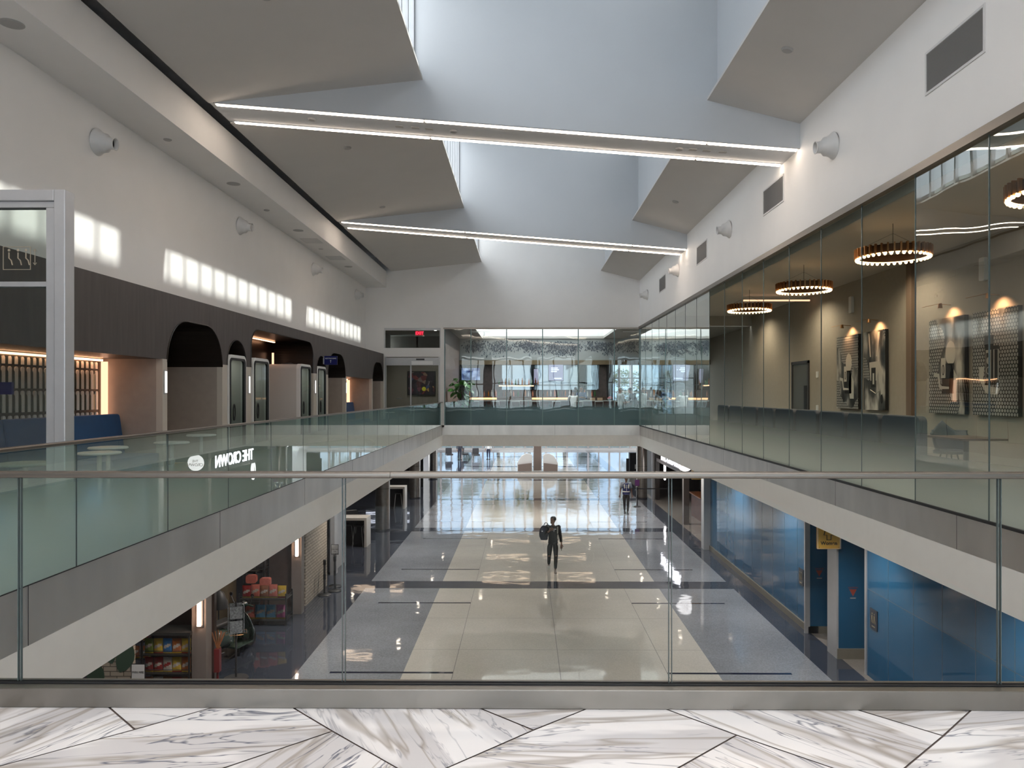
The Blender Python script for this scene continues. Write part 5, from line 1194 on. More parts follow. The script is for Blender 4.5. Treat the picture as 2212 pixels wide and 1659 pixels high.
for x, z, lb in ((-6.85, .98, 'pink'), (-6.5, .95, 'rosy')):
    o = obj('gift_box', MB().rbox(-.13, .13, -.06, .06, 0, .2, .05, 'y'), bagm['coral']); o.location = (x, 18.8, LF+z-.04 if z < .96 else LF+z); tag(o, lb+' display box standing behind the bags on the low rack', 'box')
# spinner with cards
r = thing('card_spinner', 'wire spinner of grey postcards right of the nearer pillar', 'card spinner', (-5.8, 15.05, LF))
obj('pole', MB().lathe([(.24, 0), (.24, .02), (.02, .04), (.015, 1.55)], seg=18), dark, r, smooth='auto')
for q in range(4):
    T = Matrix.Rotation(q*PI/2+.4, 4, 'Z'); obj('card_pocket', MB().box(.14, .155, -.12, .12, .95, 1.2, T).box(.14, .155, -.12, .12, 1.24, 1.48, T), mat('cards', (.25, .27, .29), .4, noise=.5, nscale=30), r); obj('wire', MB().tube([(.03, 0, .95), (.2, -.13, .93), (.2, .13, .93), (.03, 0, .95)], .006, 5, T=T), brass, r)
# slim stand with fan of sticks
r = thing('stick_stand', 'slim red labelled stand holding a fan of orange sticks', 'stand', (-5.72, 13.95, LF))
obj('base', MB().lathe([(.15, 0), (.15, .10), (.03, .13), (.02, .55)], seg=18), mat('stand_red', (.12, .01, .01), .4), r, smooth='auto'); obj('label_band', MB().lathe([(.152, .02), (.152, .08)], seg=18, cap=False), swhite, r)
obj('sleeve', MB().box(-.05, .05, -.05, .05, .55, .98), mat('sleeve_red', (.16, .02, .02), .4), r); m = MB()
for i in range(14): a = (i-6.5)/6.5; m.tube([(0, 0, .95), (a*.13, .04*math.cos(i*2), 1.32-.05*abs(a))], .008, 5)
obj('sticks', m, mat('stick_orange', (.30, .11, .04), .5), r)
# ---- green vintage scooter
sg = mat('scooter_green', (.055, .085, .065), .18, coat=.6); tyre = mat('tyre', (.012, .012, .012), .7); seatb = mat('scooter_seat', (.015, .012, .010), .5)
r = thing('scooter', 'dark green vintage motor scooter parked inside the shop front', 'scooter', (-6.42, 16.3, LF), math.radians(73), None)
# local +x is forward
def prof_mesh(sections, seg=14):
    m = MB(); v = []; f = []
    for (x, z, ry, rz) in sections:
        for k in range(seg): a = 2*PI*k/seg; v.append((x, ry*math.cos(a), z+rz*math.sin(a)))
    for i in range(len(sections)-1):
        for k in range(seg): l = (k+1) % seg; f.append((i*seg+k, i*seg+l, (i+1)*seg+l, (i+1)*seg+k))
    f.append(tuple(range(seg))[::-1]); f.append(tuple(range((len(sections)-1)*seg, len(sections)*seg))); return m.add(v, f)
obj('rear_body', prof_mesh([(-.80, .52, .05, .06), (-.76, .52, .17, .17), (-.6, .53, .25, .22), (-.4, .52, .27, .24), (-.2, .48, .24, .22), (-.02, .42, .14, .18), (.06, .36, .08, .1)]), sg, r, smooth=True)
m = MB()
sh = [(.62, .22, .20), (.58, .40, .27), (.52, .60, .27), (.47, .80, .20), (.45, .93, .07)]; v = []; f = []
for x, z, w_ in sh:
    for k in range(9): u = k/4-1; v.append((x-.10*u*u, u*w_, z))
for i in range(4):
    for k in range(8): a = i*9+k; f.append((a, a+1, a+10, a+9))
m.add(v, f); o = obj('leg_shield', m, sg, r, smooth=True); md = o.modifiers.new('s', 'SOLIDIFY'); md.thickness = .025
obj('shield_rim', MB().tube([(x-.10, -w_, z) for x, z, w_ in sh]+[(x-.10, w_, z) for x, z, w_ in sh[::-1]], .010, 6), chrome, r, smooth=True)
obj('footboard', MB().rbox(-.05, .55, -.22, .22, .20, .235, .05, 'z'), sg, r); obj('seat', MB().rbox(-.72, -.02, -.14, .14, .74, .86, .05, 'x'), seatb, r, smooth='auto')
obj('fork', MB().tube([(.44, 0, .95), (.60, 0, .45), (.66, -.06, .22)], [.03, .03, .02], 8), sg, r); obj('front_mudguard', MB().ball((.64, 0, .33), .20, 14, 8, (1, .45, .75)), sg, r, smooth=True)
for x, nm in ((.66, 'front'), (-.52, 'rear')):
    T = Matrix.Translation((x, 0, .22)) @ Matrix.Rotation(PI/2, 4, 'X'); o = obj('wheel', MB().tube([(.165*math.cos(q*PI/12), .165*math.sin(q*PI/12), 0) for q in range(24)], .052, 10, closed=True, T=T), tyre, r, smooth=True); obj('hub', MB().lathe([(.02, -.05), (.09, -.03), (.12, 0), (.09, .03), (.02, .05)], seg=18, T=T), chrome, o)
obj('handlebar', MB().tube([(.38, -.32, 1.02), (.43, -.15, 1.03), (.44, 0, 1.0), (.43, .15, 1.03), (.38, .32, 1.02)], [.018, .02, .05, .02, .018], 8), sg, r, smooth=True)
obj('headlight', MB().lathe([(.05, -.02), (.075, .03), (.07, .06)], seg=16, T=Matrix.Translation((.46, 0, 1.02)) @ Matrix.Rotation(PI/2, 4, 'Y')), chrome, r)
for s_ in (-1, 1): obj('mirror', MB().tube([(.42, s_*.2, 1.03), (.40, s_*.28, 1.22)], .005, 5).ball((.40, s_*.28, 1.25), .045, 10, 6, (.3, 1, 1)), chrome, r)
obj('tail_light', MB().rbox(-.84, -.80, -.06, .06, .56, .64, .02, 'x'), mat('tail_red', (.35, .01, .02), .2), r); obj('number_plate', MB().box(-.86, -.85, -.12, .12, .36, .50), swhite, r); obj('plate_print', MB().box(-.862, -.86, -.09, .09, .40, .46), mat('plate_ink', (.5, .12, .12), .5), r)
obj('rear_bumper', MB().tube([(-.55, -.30, .30), (-.78, -.22, .30), (-.84, 0, .30), (-.78, .22, .30), (-.55, .30, .30)], .012, 6), chrome, r, smooth=True)
for s_ in (-1, 1): obj('indicator', MB().rbox(-.72, -.60, s_*.24-.015, s_*.24+.015, .40, .45, .015, 'y'), bagm['orange'], r)
o = obj('paper_cup', MB().lathe([(.045, 0), (.06, .16), (.055, .16), (.04, .01)], seg=16), mat('cup', (.38, .30, .19), .6)); o.location = (-6.43, 16.62, LF+.237); tag(o, 'tan paper cup standing on the scooter footboard', 'cup')
# shop shelves behind the scooter
r = thing('shop_counter', 'pale wooden shop counter behind the scooter', 'counter', (-8.4, 19.2, LF)); obj('body', MB().box(-1.2, .9, -.3, .3, 0, .95), mat('counter_wood', (.22, .17, .11), .5), r); obj('top', MB().box(-1.25, .95, -.34, .34, .95, 1.0), mat('counter_wood2', (.28, .21, .13), .4), r)
r = thing('folded_stroller', 'dark folded umbrella shaped stand on the shop counter side', 'stand', (-6.95, 17.0, LF)); obj('canopy', MB().lathe([(.02, 1.28), (.12, 1.2), (.20, 1.0), (.21, .86)], seg=18, cap=False), dark, r, smooth=True); obj('pole', MB().tube([(0, 0, 0), (0, 0, 1.25)], .015, 6), dark, r); obj('foot', MB().lathe([(.2, 0), (.2, .03)], seg=18), dark, r)
r = rack('tall dark shelf of merchandise behind the low rack', (-7.0, 19.5, LF), .55, .35, (.8, 1.2, 1.6), 2.0, 0)
for z in (.8, 1.2, 1.6):
    for i in range(2): o = obj('merchandise_box', MB().rbox(-.11, .11, -.1, .1, 0, .28, .03, 'z'), dark); o.location = (-7.14+.28*i, 19.5, LF+z); tag(o, 'dark box on the tall merchandise shelf', 'box', 'dark boxes on the merchandise shelf')
# belt posts
bp = thing('belt_post', 'black belt post by the brick wall, left one of three', 'belt post', (-5.68, 21.3, LF), group='black belt posts')
obj('base', MB().lathe([(.19, 0), (.19, .015), (.16, .04), (.04, .06)], seg=24), black, bp, smooth='auto'); obj('post', MB().cyl((0, 0, .05), .032, .95, 14), dark, bp, smooth='auto'); obj('belt_head', MB().lathe([(.038, .86), (.042, .88), (.042, .99), (.03, 1.01)], seg=14).lathe([(.036, .45), (.036, .60)], seg=14), black, bp, smooth='auto')
dup(bp, (-5.62, 22.25, LF), label='black belt post by the brick wall, middle one standing back'); dup(bp, (-5.50, 21.75, LF), label='black belt post by the brick wall that carries the white notice'); dup(bp, (5.72, 38.0, LF), label='black belt post at the right with a purple notice')
def notice(loc, label, face, txt, tm, w_=.19, h_=.27):
    r = thing('notice_frame', label, 'notice', loc); obj('frame', MB().box(-w_/2-.012, w_/2+.012, 0, .012, -.012, h_+.012), black, r); obj('sheet', MB().box(-w_/2, w_/2, -.004, 0, 0, h_), face, r); obj('stem', MB().tube([(0, .006, -.06), (0, .006, -.012)], .01, 6), alu, r)
    for i, s_ in enumerate(txt): text(s_, .048, tm, r, (0, -.006, h_-.07-.062*i), FR, ext=.001)
notice((-5.50, 21.75, LF+1.07), 'white framed notice on the belt post by the brick wall', swhite, ['', 'YOU ARE', 'ON', 'CAMERA'], dark)
notice((5.72, 38.0, LF+1.07), 'purple notice on the belt post at the right', mat('purple', (.10, .02, .12), .4), [], dark, .22, .30)
r = thing('belt_post', 'black belt post carrying the white notice at the bottom left', 'belt post', (-6.72, 13.0, LF)); obj('base', MB().lathe([(.17, 0), (.17, .02), (.03, .05)], seg=20), black, r); obj('post', MB().cyl((0, 0, .04), .02, .66, 10), black, r)
notice((-6.72, 13.0, LF+.76), 'white framed notice at the bottom left edge of the concourse view', swhite, ['', 'YOU ARE'], dark, .22, .26)
o = obj('retractable_belt', MB().box(5.75, 7.3, 37.995, 38.005, LF+.90, LF+.95), black); tag(o, 'black retractable belt stretched right from the purple notice post', 'belt')
o = obj('retractable_belt', MB().prism([(4.9, LF+1.05), (5.69, LF+.90), (5.69, LF+.95), (4.9, LF+1.10)], 38.2, 38.21, 'y'), black); o.name = 'retractable_belt'; tag(o, 'short black belt running left behind the purple notice post', 'belt')
# ---- pub at the right
pubd = mat('pub_dark', (.022, .016, .014), .45); pubo = mat('pub_wood', (.09, .028, .012), .4, noise=.2, nscale=4)
struct('wall_pub', MB().box(10.5, 10.7, 28.5, 45, LF, ZC).box(7.1, 10.6, 45, 45.2, LF, ZC).box(7.1, 7.3, 40.5, 45, LF, ZC).box(7.05, 7.25, 33.2, 40.5, LF+3.0, ZC), pubd)
struct('trim_20', MB().box(6.98, 7.05, 33.4, 39.6, -2.14, -1.97), mat('fascia_grey', (.16, .14, .14), .4))
neon = emis('sign_white_glow', (.92, .92, 1.0), 3.0); neon2 = emis('disc_white_glow', (1, .97, .97), 1.5)
sg_ = thing('pub_sign', 'white glowing pub lettering above the dark shop fascia at the right', 'sign', (6.96, 35.9, -1.68)); text('THE CROWN', .78, neon, sg_, (0, 0, 0), (PI/2, 0, -PI/2), ext=.02, bold=.01)
obj('letter_rail', MB().box(.0, .04, -2.3, 2.3, -.36, -.32), dark, sg_)
def disc_sign(label, loc, r_, rz, txt=True):
    r = thing('disc_sign', label, 'sign', loc, rz); obj('disc', MB().lathe([(r_*.9, -.06), (r_, -.03), (r_, .03), (r_*.9, .06)], seg=32, T=Matrix.Rotation(PI/2, 4, 'X')), neon2, r, smooth='auto')
    if txt:
        for s_, rz2 in ((-1, 0), (1, PI)):
            text('THE', r_*.42, mat('sign_red', (.5, .03, .03), .5), r, (0, s_*.065, r_*.22), (PI/2, 0, rz2), ext=.001); text('CROWN', r_*.50, mat('sign_red2', (.5, .03, .03), .5), r, (0, s_*.065, -r_*.25), (PI/2, 0, rz2), ext=.001)
    else: obj('dark_mark', MB().prism([(-.12, -.18), (.02, .2), (.14, -.1)], -.065, .065, 'y'), black, r)
    obj('hanger', MB().box(-.015, .015, -.015, .015, r_, r_+.25), alu, r)
disc_sign('round white glowing pub sign with red lettering, nearest at the right', (6.58, 30.7, -1.42), .33, 0)
disc_sign('round white glowing sign with red lettering hanging at the far right corner', (6.95, 43.2, -1.30), .40, 0)
disc_sign('round white sign with a dark mark, turned edge on beside the pub', (7.4, 39.5, -2.65), .48, PI/2-.18, False)
r = thing('pub_bar', 'long dark orange wooden bar counter inside the pub', 'bar counter', (8.3, 33.5, LF)); obj('body', MB().box(-.4, 1.6, -2.8, 2.0, 0, 1.05), pubo, r); obj('counter_top', MB().box(-.5, 1.7, -2.9, 2.1, 1.05, 1.10), mat('pub_top', (.20, .08, .03), .25), r)
o = obj('amber_lamp', MB().box(-.9, .9, -.03, .03, -.02, .02), emis('amber', (1, .45, .2), 5)); o.location = (9.2, 33.8, -2.2); tag(o, 'thin amber glowing lamp over the pub bar', 'lamp')
for y, lb in ((33.0, 'dark metal frame post at the near side of the pub opening'), (41.0, 'dark metal frame post at the far side of the pub opening')):
    o = obj('frame_post', MB().box(-.12, .12, -.15, .15, 0, ZC-LF), alu if y > 35 else pillm); o.location = (7.1, y, LF); tag(o, lb, 'post')
r = thing('kiosk', 'tall black kiosk at the far end of the right side', 'kiosk', (7.6, 51.5, LF)); obj('cabinet', MB().box(-.4, .4, -.3, .3, 0, 1.7), black, r, bevel=.02); obj('display', MB().box(-.05, .12, -.306, -.30, .6, .9), det, r); obj('side_screen', MB().box(-.62, -.42, -.2, -.15, .4, 1.3), dark, r)
# ---- restroom signs
yel = mat('sign_yellow', (.80, .47, .08), .45); ink = mat('sign_ink', (.02, .02, .02), .5)
def wc(label, loc, txt, female):
    r = thing('hanging_sign', label, 'sign', loc, group='yellow restroom signs'); obj('panel', MB().rbox(-.25, .25, 0, .04, 0, .68, .015, 'y'), yel, r)
    obj('border', MB().tube([(-.24, -.002, .01), (.24, -.002, .01), (.24, -.002, .67), (-.24, -.002, .67)], .006, 5, closed=True), swhite, r); text(txt, .105, ink, r, (0, -.004, .125), FR, ext=.001, bold=.003)
    m = MB(); z0 = .20
    if female: P = [(-.045, z0), (-.045, z0+.10), (-.11, z0+.10), (-.055, z0+.30), (.055, z0+.30), (.11, z0+.10), (.045, z0+.10), (.045, z0)]
    else: P = [(-.05, z0), (-.05, z0+.16), (-.09, z0+.17), (-.08, z0+.32), (.08, z0+.32), (.09, z0+.17), (.05, z0+.16), (.05, z0)]
    m.tube([(a, -.004, b_) for a, b_ in P], .010, 5, closed=True); m.tube([(.04*math.cos(q*PI/8), -.004, z0+.38+.04*math.sin(q*PI/8)) for q in range(16)], .010, 5, closed=True); obj('pictogram', m, ink, r)
    obj('screw', MB().cyl((-.21, -.006, .04), .007, .005, 8, 'y'), ink, r); obj('screw', MB().cyl((.21, -.006, .04), .007, .005, 8, 'y'), ink, r)
    obj('bracket', MB().box(.23, .27, .01, .03, .0, 1.3), alu, r)
wc('yellow hanging sign reading Women on the blue wall at the right', (6.54, 16.15, -1.91), 'Women', True)
wc('yellow hanging sign reading Men far beyond the blue wall', (6.98, 30.2, -2.03), 'Men', False)
plq = mat('plaque', (.035, .04, .055), .4); gold = mat('plaque_gold', (.35, .30, .20), .4)
def plaque(label, loc, w_, h_):
    r = thing('restroom_plaque', label, 'plaque', loc, group='small dark plaques on the blue wall'); obj('plate', MB().box(-.02, 0, -w_/2, w_/2, 0, h_), plq, r); m = MB()
    for cy_ in (-.05, .05):
        m.ball((-.022, cy_, h_*.78), .018, 8, 5, (.3, 1, 1)); m.tube([(-.022, cy_, h_*.70), (-.022, cy_, h_*.48)], .014, 5); m.tube([(-.022, cy_-.02, h_*.48), (-.022, cy_-.03, h_*.32)], .006, 5); m.tube([(-.022, cy_+.02, h_*.48), (-.022, cy_+.03, h_*.32)], .006, 5)
    obj('pictogram', m, gold, r); obj('caption', MB().box(-.0215, -.02, -.07, .07, h_*.12, h_*.18), gold, r)
plaque('small dark restroom plaque on the near blue wall by the entrance', (7.0, 15.05, LF+1.02), .30, .40); plaque('small dark restroom plaque at the near end of the long blue wall', (6.84, 18.55, LF+1.02), .30, .40)
capt = mat('caution_red', (.30, .05, .03), .5)
for x, y, lb in ((7.08, 18.05, 'small red caution sticker on the blue end of the long wall'), (7.12, 16.30, 'small red caution sticker on the blue pier face'), (7.25, 28.2, 'small red caution sticker on the farthest blue wall face')):
    r = thing('caution_sticker', lb, 'sticker', (x, y, LF+1.30), group='red caution stickers'); m = MB().prism([(-.08, .20), (.08, .20), (0, .05)], -.003, 0, 'y'); obj('triangle', m, capt, r); text('CAUTION', .045, capt, r, (0, -.004, .235), FR, ext=.001); obj('footer', MB().box(-.06, .06, -.003, 0, 0, .02), det, r)
# ---- lights in the lower ceiling
ls_ = thing('recessed_line_light', 'warm recessed line light in the lower ceiling', 'light', (-.9, 37.0, ZC), group='warm line lights under the far slab'); obj('lens', MB().box(-1.2, 1.2, -.025, .025, -.012, -.002), emis('line_warm', (1, .74, .52), 6), ls_); obj('trim', MB().box(-1.25, 1.25, -.08, .08, -.006, 0), nozm, ls_)
for y in (37.0, 38.6, 42.5, 47.0):
    for x in (-.9, 2.3):
        if (x, y) != (-.9, 37.0): dup(ls_, (x, y, ZC))
for x, y in ((-6.6, 26), (-6.6, 26.6), (-6.9, 35), (-6.9, 35.6)): dup(ls_, (x, y, ZC))
dl = thing('added_concourse_light', 'small recessed downlight added in the lower ceiling', 'downlight', (-4.6, 8.0, ZC), group='added downlights of the lower ceiling'); obj('trim_ring', MB().lathe([(.09, 0), (.09, -.01), (.07, -.01), (.07, 0)], seg=18, cap=False), nozm, dl); obj('lens', MB().lathe([(0, -.004), (.07, -.004)], seg=16, cap=False), emis('dl_low', (1, .86, .70), 14), dl)  # unseen fixture rows, added to light the lower floor
pos = [(-4.6, 8.0)]+[(-4.6, 12.5+5*i) for i in range(7)]+[(5.9, 10+4.6*i) for i in range(8)]+[(-7.8, 12+5.5*i) for i in range(6)]+[(1, 34.5), (-2, 46), (3.8, 34.5), (-2, 34.5), (4, 46)]
for i, (x, y) in enumerate(pos):
    if i: dup(dl, (x, y, ZC))
    sp = bpy.data.lights.new('downlight', 'SPOT'); so = bpy.data.objects.new('downlight', sp); C.objects.link(so); so.location = (x, y, ZC-.03); sp.energy = (50 if x < -7 else 150); sp.color = (1, .92, .84); sp.spot_size = math.radians(130); sp.spot_blend = .7; sp.shadow_soft_size = .07
# ================================================================== PEOPLE
def skin(verts, radii, edges, sub=1, root=0):
    me = bpy.data.meshes.new('s'); bm = bmesh.new(); ly = bm.verts.layers.skin.verify(); vs = [bm.verts.new(v) for v in verts]
    for a, b in edges: bm.edges.new((vs[a], vs[b]))
    for i, v in enumerate(vs):
        r = radii[i]; v[ly].radius = r if isinstance(r, tuple) else (r, r); v[ly].use_root = (i == root)
    bm.to_mesh(me); bm.free(); o = bpy.data.objects.new('s', me); C.objects.link(o)
    m = o.modifiers.new('k', 'SKIN'); m.use_smooth_shade = True; m.branch_smoothing = .4
    if sub: s = o.modifiers.new('u', 'SUBSURF'); s.levels = sub; s.render_levels = sub
    dg = bpy.context.evaluated_depsgraph_get(); em = bpy.data.meshes.new_from_object(o.evaluated_get(dg))
    out = ([tuple(v.co) for v in em.vertices], [tuple(p.vertices) for p in em.polygons]); bpy.data.objects.remove(o); bpy.data.meshes.remove(em); return out
def lerp(a, b, t): return tuple(a[i]+(b[i]-a[i])*t for i in range(3))
def hand_mb(m, wrist, tip, curl_dir, side, size=1.0):
    """palm, four unequal bent fingers, thumb from the side of the palm"""
    w = Vector(wrist); d = (Vector(tip)-w).normalized(); c = Vector(curl_dir); c = (c-d*c.dot(d)).normalized(); s = d.cross(c)*side
    P = lambda a, b, e: w+d*a*size+s*b*size+c*e*size
    v, f = skin([P(-.01, 0, 0), P(.03, 0, 0), P(.085, 0, 0)], [(.022*size, .018*size), (.036*size, .017*size), (.038*size, .014*size)], [(0, 1), (1, 2)], 1); m.add(v, f)
    m.tube([P(-.06, 0, 0), P(0, 0, 0), P(.03, 0, 0)], [.027*size, .024*size, .026*size], 10)
    for k, (o, l) in enumerate(((-.030, .066), (-.010, .078), (.010, .072), (.029, .055))):
        m.tube([P(.075, o, 0), P(.085+l*.35, o*1.1, .008), P(.085+l*.7, o*1.1, .026), P(.085+l*.9, o*1.08, .048)], [.0095*size, .0095*size, .0085*size, .006*size], 7)
    m.tube([P(.025, -.028, .004), P(.055, -.052, .014), P(.085, -.060, .028)], [.012*size, .011*size, .008*size], 7)
def head_mb(m, c, yaw, pitch=0, s=1.0):
    T = Matrix.Translation(c) @ Matrix.Rotation(yaw, 4, 'Z') @ Matrix.Rotation(pitch, 4, 'X') @ Matrix.Scale(s, 4)
    # facing -y; rows of rings from chin to crown
    v = []; seg = 16
    rows = [(-.118, .030, .050, -.035), (-.105, .045, .062, -.026), (-.075, .058, .078, -.012), (-.04, .067, .090, 0), (0, .073, .096, .004), (.04, .076, .099, .006), (.075, .070, .090, .008), (.10, .052, .066, .010), (.118, .022, .03, .010)]
    for z, rx, ry, yo in rows:
        for k in range(seg):
            a = 2*PI*k/seg; x, y = rx*math.cos(a), ry*math.sin(a)+yo
            v.append((x, y, z))
    f = []
    for i in range(len(rows)-1):
        for k in range(seg): l = (k+1) % seg; f.append((i*seg+k, i*seg+l, (i+1)*seg+l, (i+1)*seg+k))
    f.append(tuple(range(seg))[::-1]); f.append(tuple(range((len(rows)-1)*seg, len(rows)*seg))); m.add(v, f, T)
    m.add([(-.010, -.094, .028), (.010, -.094, .028), (.017, -.092, -.028), (-.017, -.092, -.028), (0, -.122, -.022), (0, -.100, .02)], [(0, 5, 1), (0, 3, 4, 5), (1, 5, 4, 2), (3, 2, 4)], T)
    for sx_ in (-1, 1): m.ball((sx_*.078, .008, -.005), .022, 8, 6, (.35, .7, 1.25), T); m.ball((sx_*.031, -.083, .012), .013, 8, 6, (1.2, .5, .7), T)
    m.ball((0, -.088, -.056), .022, 10, 6, (1.15, .5, .32), T); m.ball((0, -.072, -.098), .026, 10, 6, (1, .8, .7), T)
    for sx_ in (-1, 1): m.tube([(sx_*.014, -.097, .030), (sx_*.046, -.086, .032)], .006, 5, T=T)
    return T
def hair_obj(T, parent, mat_, full=False):
    m = MB(); seg = 18; rows = [(.0, 1.05), (.03, 1.05), (.06, 1.04), (.085, .98), (.108, .74), (.124, .35)]
    v = []
    for z, q in rows:
        for k in range(seg):
            a = 2*PI*k/seg; fr = math.sin(a) < -.35
            zz = z
            if fr and z < .06 and not full: zz = .062
            if full and not fr: zz = z-.10 if z == 0 else z
            v.append((.080*q*math.cos(a), .104*q*math.sin(a)+.010, zz))
    f = []
    for i in range(len(rows)-1):
        for k in range(seg): l = (k+1) % seg; f.append((i*seg+k, i*seg+l, (i+1)*seg+l, (i+1)*seg+k))
    f.append(tuple(range((len(rows)-1)*seg, len(rows)*seg))); m.add([tuple(T @ Vector(p)) for p in v], f)
    obj('hair', m, mat_, parent, smooth=True)
skin_l = mat('skin_light', (.42, .24, .16), .5); skin_d = mat('skin_dark', (.10, .05, .035), .5); skin_m = mat('skin_mid', (.22, .12, .08), .5)
hairk = mat('hair_dark', (.012, .009, .008), .6); hairg = mat('hair_grey', (.35, .34, .33), .6)
def person(label, loc, rotz, J, skinm, top, bottom, hair=hairk, shoe=None, sleeve=1.0, headyaw=0, headpitch=0, hand=(None, None), bulk=1.0, sc=1.0, extra=None, fullhair=False):
    """J: joint positions; facing -y locally. Arms s,e,w ; legs h,k,a."""
    r = thing('person', label, 'person', loc, rotz); r.scale = (sc, sc, sc)
    D = dict(pel=(0, 0, .96), sp=(0, 0, 1.16), ch=(0, -.01, 1.36), nk=(0, 0, 1.50), hd=(0, -.02, 1.655),
             Ls=(.18, 0, 1.43), Le=(.23, .03, 1.15), Lw=(.25, -.04, .90), Rs=(-.18, 0, 1.43), Re=(-.23, .03, 1.15), Rw=(-.25, -.04, .90),
             Lh=(.09, 0, .92), Lk=(.10, -.02, .51), La=(.10, .01, .09), Rh=(-.09, 0, .92), Rk=(-.10, -.02, .51), Ra=(-.10, .01, .09)); D.update(J)
    k = list(D.keys()); V = [D[q] for q in k]; I = {q: i for i, q in enumerate(k)}
    E = [('pel', 'sp'), ('sp', 'ch'), ('ch', 'nk'), ('nk', 'hd'), ('ch', 'Ls'), ('Ls', 'Le'), ('Le', 'Lw'), ('ch', 'Rs'), ('Rs', 'Re'), ('Re', 'Rw'), ('pel', 'Lh'), ('Lh', 'Lk'), ('Lk', 'La'), ('pel', 'Rh'), ('Rh', 'Rk'), ('Rk', 'Ra')]
    R = dict(pel=(.10, .075), sp=(.09, .065), ch=(.09, .065), nk=.050, hd=.05, Ls=.055, Le=.040, Lw=.026, Rs=.055, Re=.040, Rw=.026, Lh=.085, Lk=.055, La=.036, Rh=.085, Rk=.055, Ra=.036)
    v, f = skin(V, [R[q] for q in k], [(I[a], I[b]) for a, b in E], 1, I['pel']); m = MB().add(v, f)
    T = head_mb(m, D['hd'], headyaw, headpitch)
    for s_, (w_, e_) in ((1, ('Lw', 'Le')), (-1, ('Rw', 'Re'))):
        h = hand[0 if s_ == 1 else 1]; wv = Vector(D[w_]); ev = Vector(D[e_]); tip = Vector(h[0]) if h else wv+(wv-ev).normalized()*.1; hand_mb(m, wv+(wv-ev).normalized()*.01, tip, h[1] if h else (0, -1, 0), s_)
    obj('body', m, skinm, r, smooth=True); hair_obj(T, r, hair, fullhair)
    # shirt
    b = bulk
    pe, spn, chs, nk = (Vector(D[q]) for q in ('pel', 'sp', 'ch', 'nk')); rg = [(pe-(spn-pe)*.25, .158, .118), (pe+(spn-pe)*.1, .152, .116), (pe+(spn-pe)*.6, .144, .112), (spn, .148, .112), (spn+(chs-spn)*.5, .163, .118), (chs, .176, .118), (chs+(nk-chs)*.38, .172, .106), (chs+(nk-chs)*.58, .140, .090), (chs+(nk-chs)*.76, .090, .076), (chs+(nk-chs)*.92, .064, .064)]
    m = MB(); v = []; f = []; sg_n = 20; side = (Vector(D['Ls'])-Vector(D['Rs'])).normalized()
    for c_, wx, wy in rg:
        fwd = Vector((0, 0, 1)).cross(side)
        for q in range(sg_n): a_ = 2*PI*q/sg_n; v.append(tuple(c_+side*(wx*b*math.cos(a_))+fwd*(wy*b*math.sin(a_))))
    for i in range(len(rg)-1):
        for q in range(sg_n): l = (q+1) % sg_n; f.append((i*sg_n+q, i*sg_n+l, (i+1)*sg_n+l, (i+1)*sg_n+q))
    f.append(tuple(range(sg_n))[::-1]); m.add(v, f)
    for q in 'LR':
        s0, e0, w0 = (Vector(D[q+x_]) for x_ in ('s', 'e', 'w')); inn = s0.lerp(chs, .35)
        if sleeve >= 1:
            t_end = min(.97, sleeve-1); pts = [inn, s0, s0.lerp(e0, .35), s0.lerp(e0, .85), e0.lerp(w0, .08), e0.lerp(w0, max(.1, t_end*.6)), e0.lerp(w0, max(.15, t_end))]; rr = [.070*b, .073*b, .066*b, .054*b, .053*b, .048*b, .042*b]
        else: pts = [inn, s0, s0.lerp(e0, .3), s0.lerp(e0, sleeve)]; rr = [.070*b, .074*b, .070*b, .066*b]
        m.tube([tuple(x_) for x_ in pts], rr, 12); m.ball(tuple(s0), .073*b, 14, 9); m.ball(tuple(s0.lerp(chs, .25)), .078*b, 14, 9)
    obj('shirt', m, top, r, smooth=True)
    names_ = ['w', 'pel', 'Lh', 'Lt', 'Lk', 'Lc', 'La', 'Rh', 'Rt', 'Rk', 'Rc', 'Ra']
    S = dict(w=lerp(D['pel'], D['sp'], .35), pel=D['pel'], Lh=D['Lh'], Lt=lerp(D['Lh'], D['Lk'], .5), Lk=D['Lk'], Lc=lerp(D['Lk'], D['La'], .4), La=lerp(D['Lk'], D['La'], .94), Rh=D['Rh'], Rt=lerp(D['Rh'], D['Rk'], .5), Rk=D['Rk'], Rc=lerp(D['Rk'], D['Ra'], .4), Ra=lerp(D['Rk'], D['Ra'], .94))
    RS = dict(w=(.135, .105), pel=(.145, .115), Lh=.108, Lt=.092, Lk=.070, Lc=.066, La=.047, Rh=.108, Rt=.092, Rk=.070, Rc=.066, Ra=.047); Ix = {q: i for i, q in enumerate(names_)}
    v, f = skin([S[q] for q in names_], [RS[q] for q in names_], [(Ix[a], Ix[c]) for a, c in (('w', 'pel'), ('pel', 'Lh'), ('Lh', 'Lt'), ('Lt', 'Lk'), ('Lk', 'Lc'), ('Lc', 'La'), ('pel', 'Rh'), ('Rh', 'Rt'), ('Rt', 'Rk'), ('Rk', 'Rc'), ('Rc', 'Ra'))], 1, 1)
    obj('trousers', MB().add(v, f), bottom, r, smooth=True)
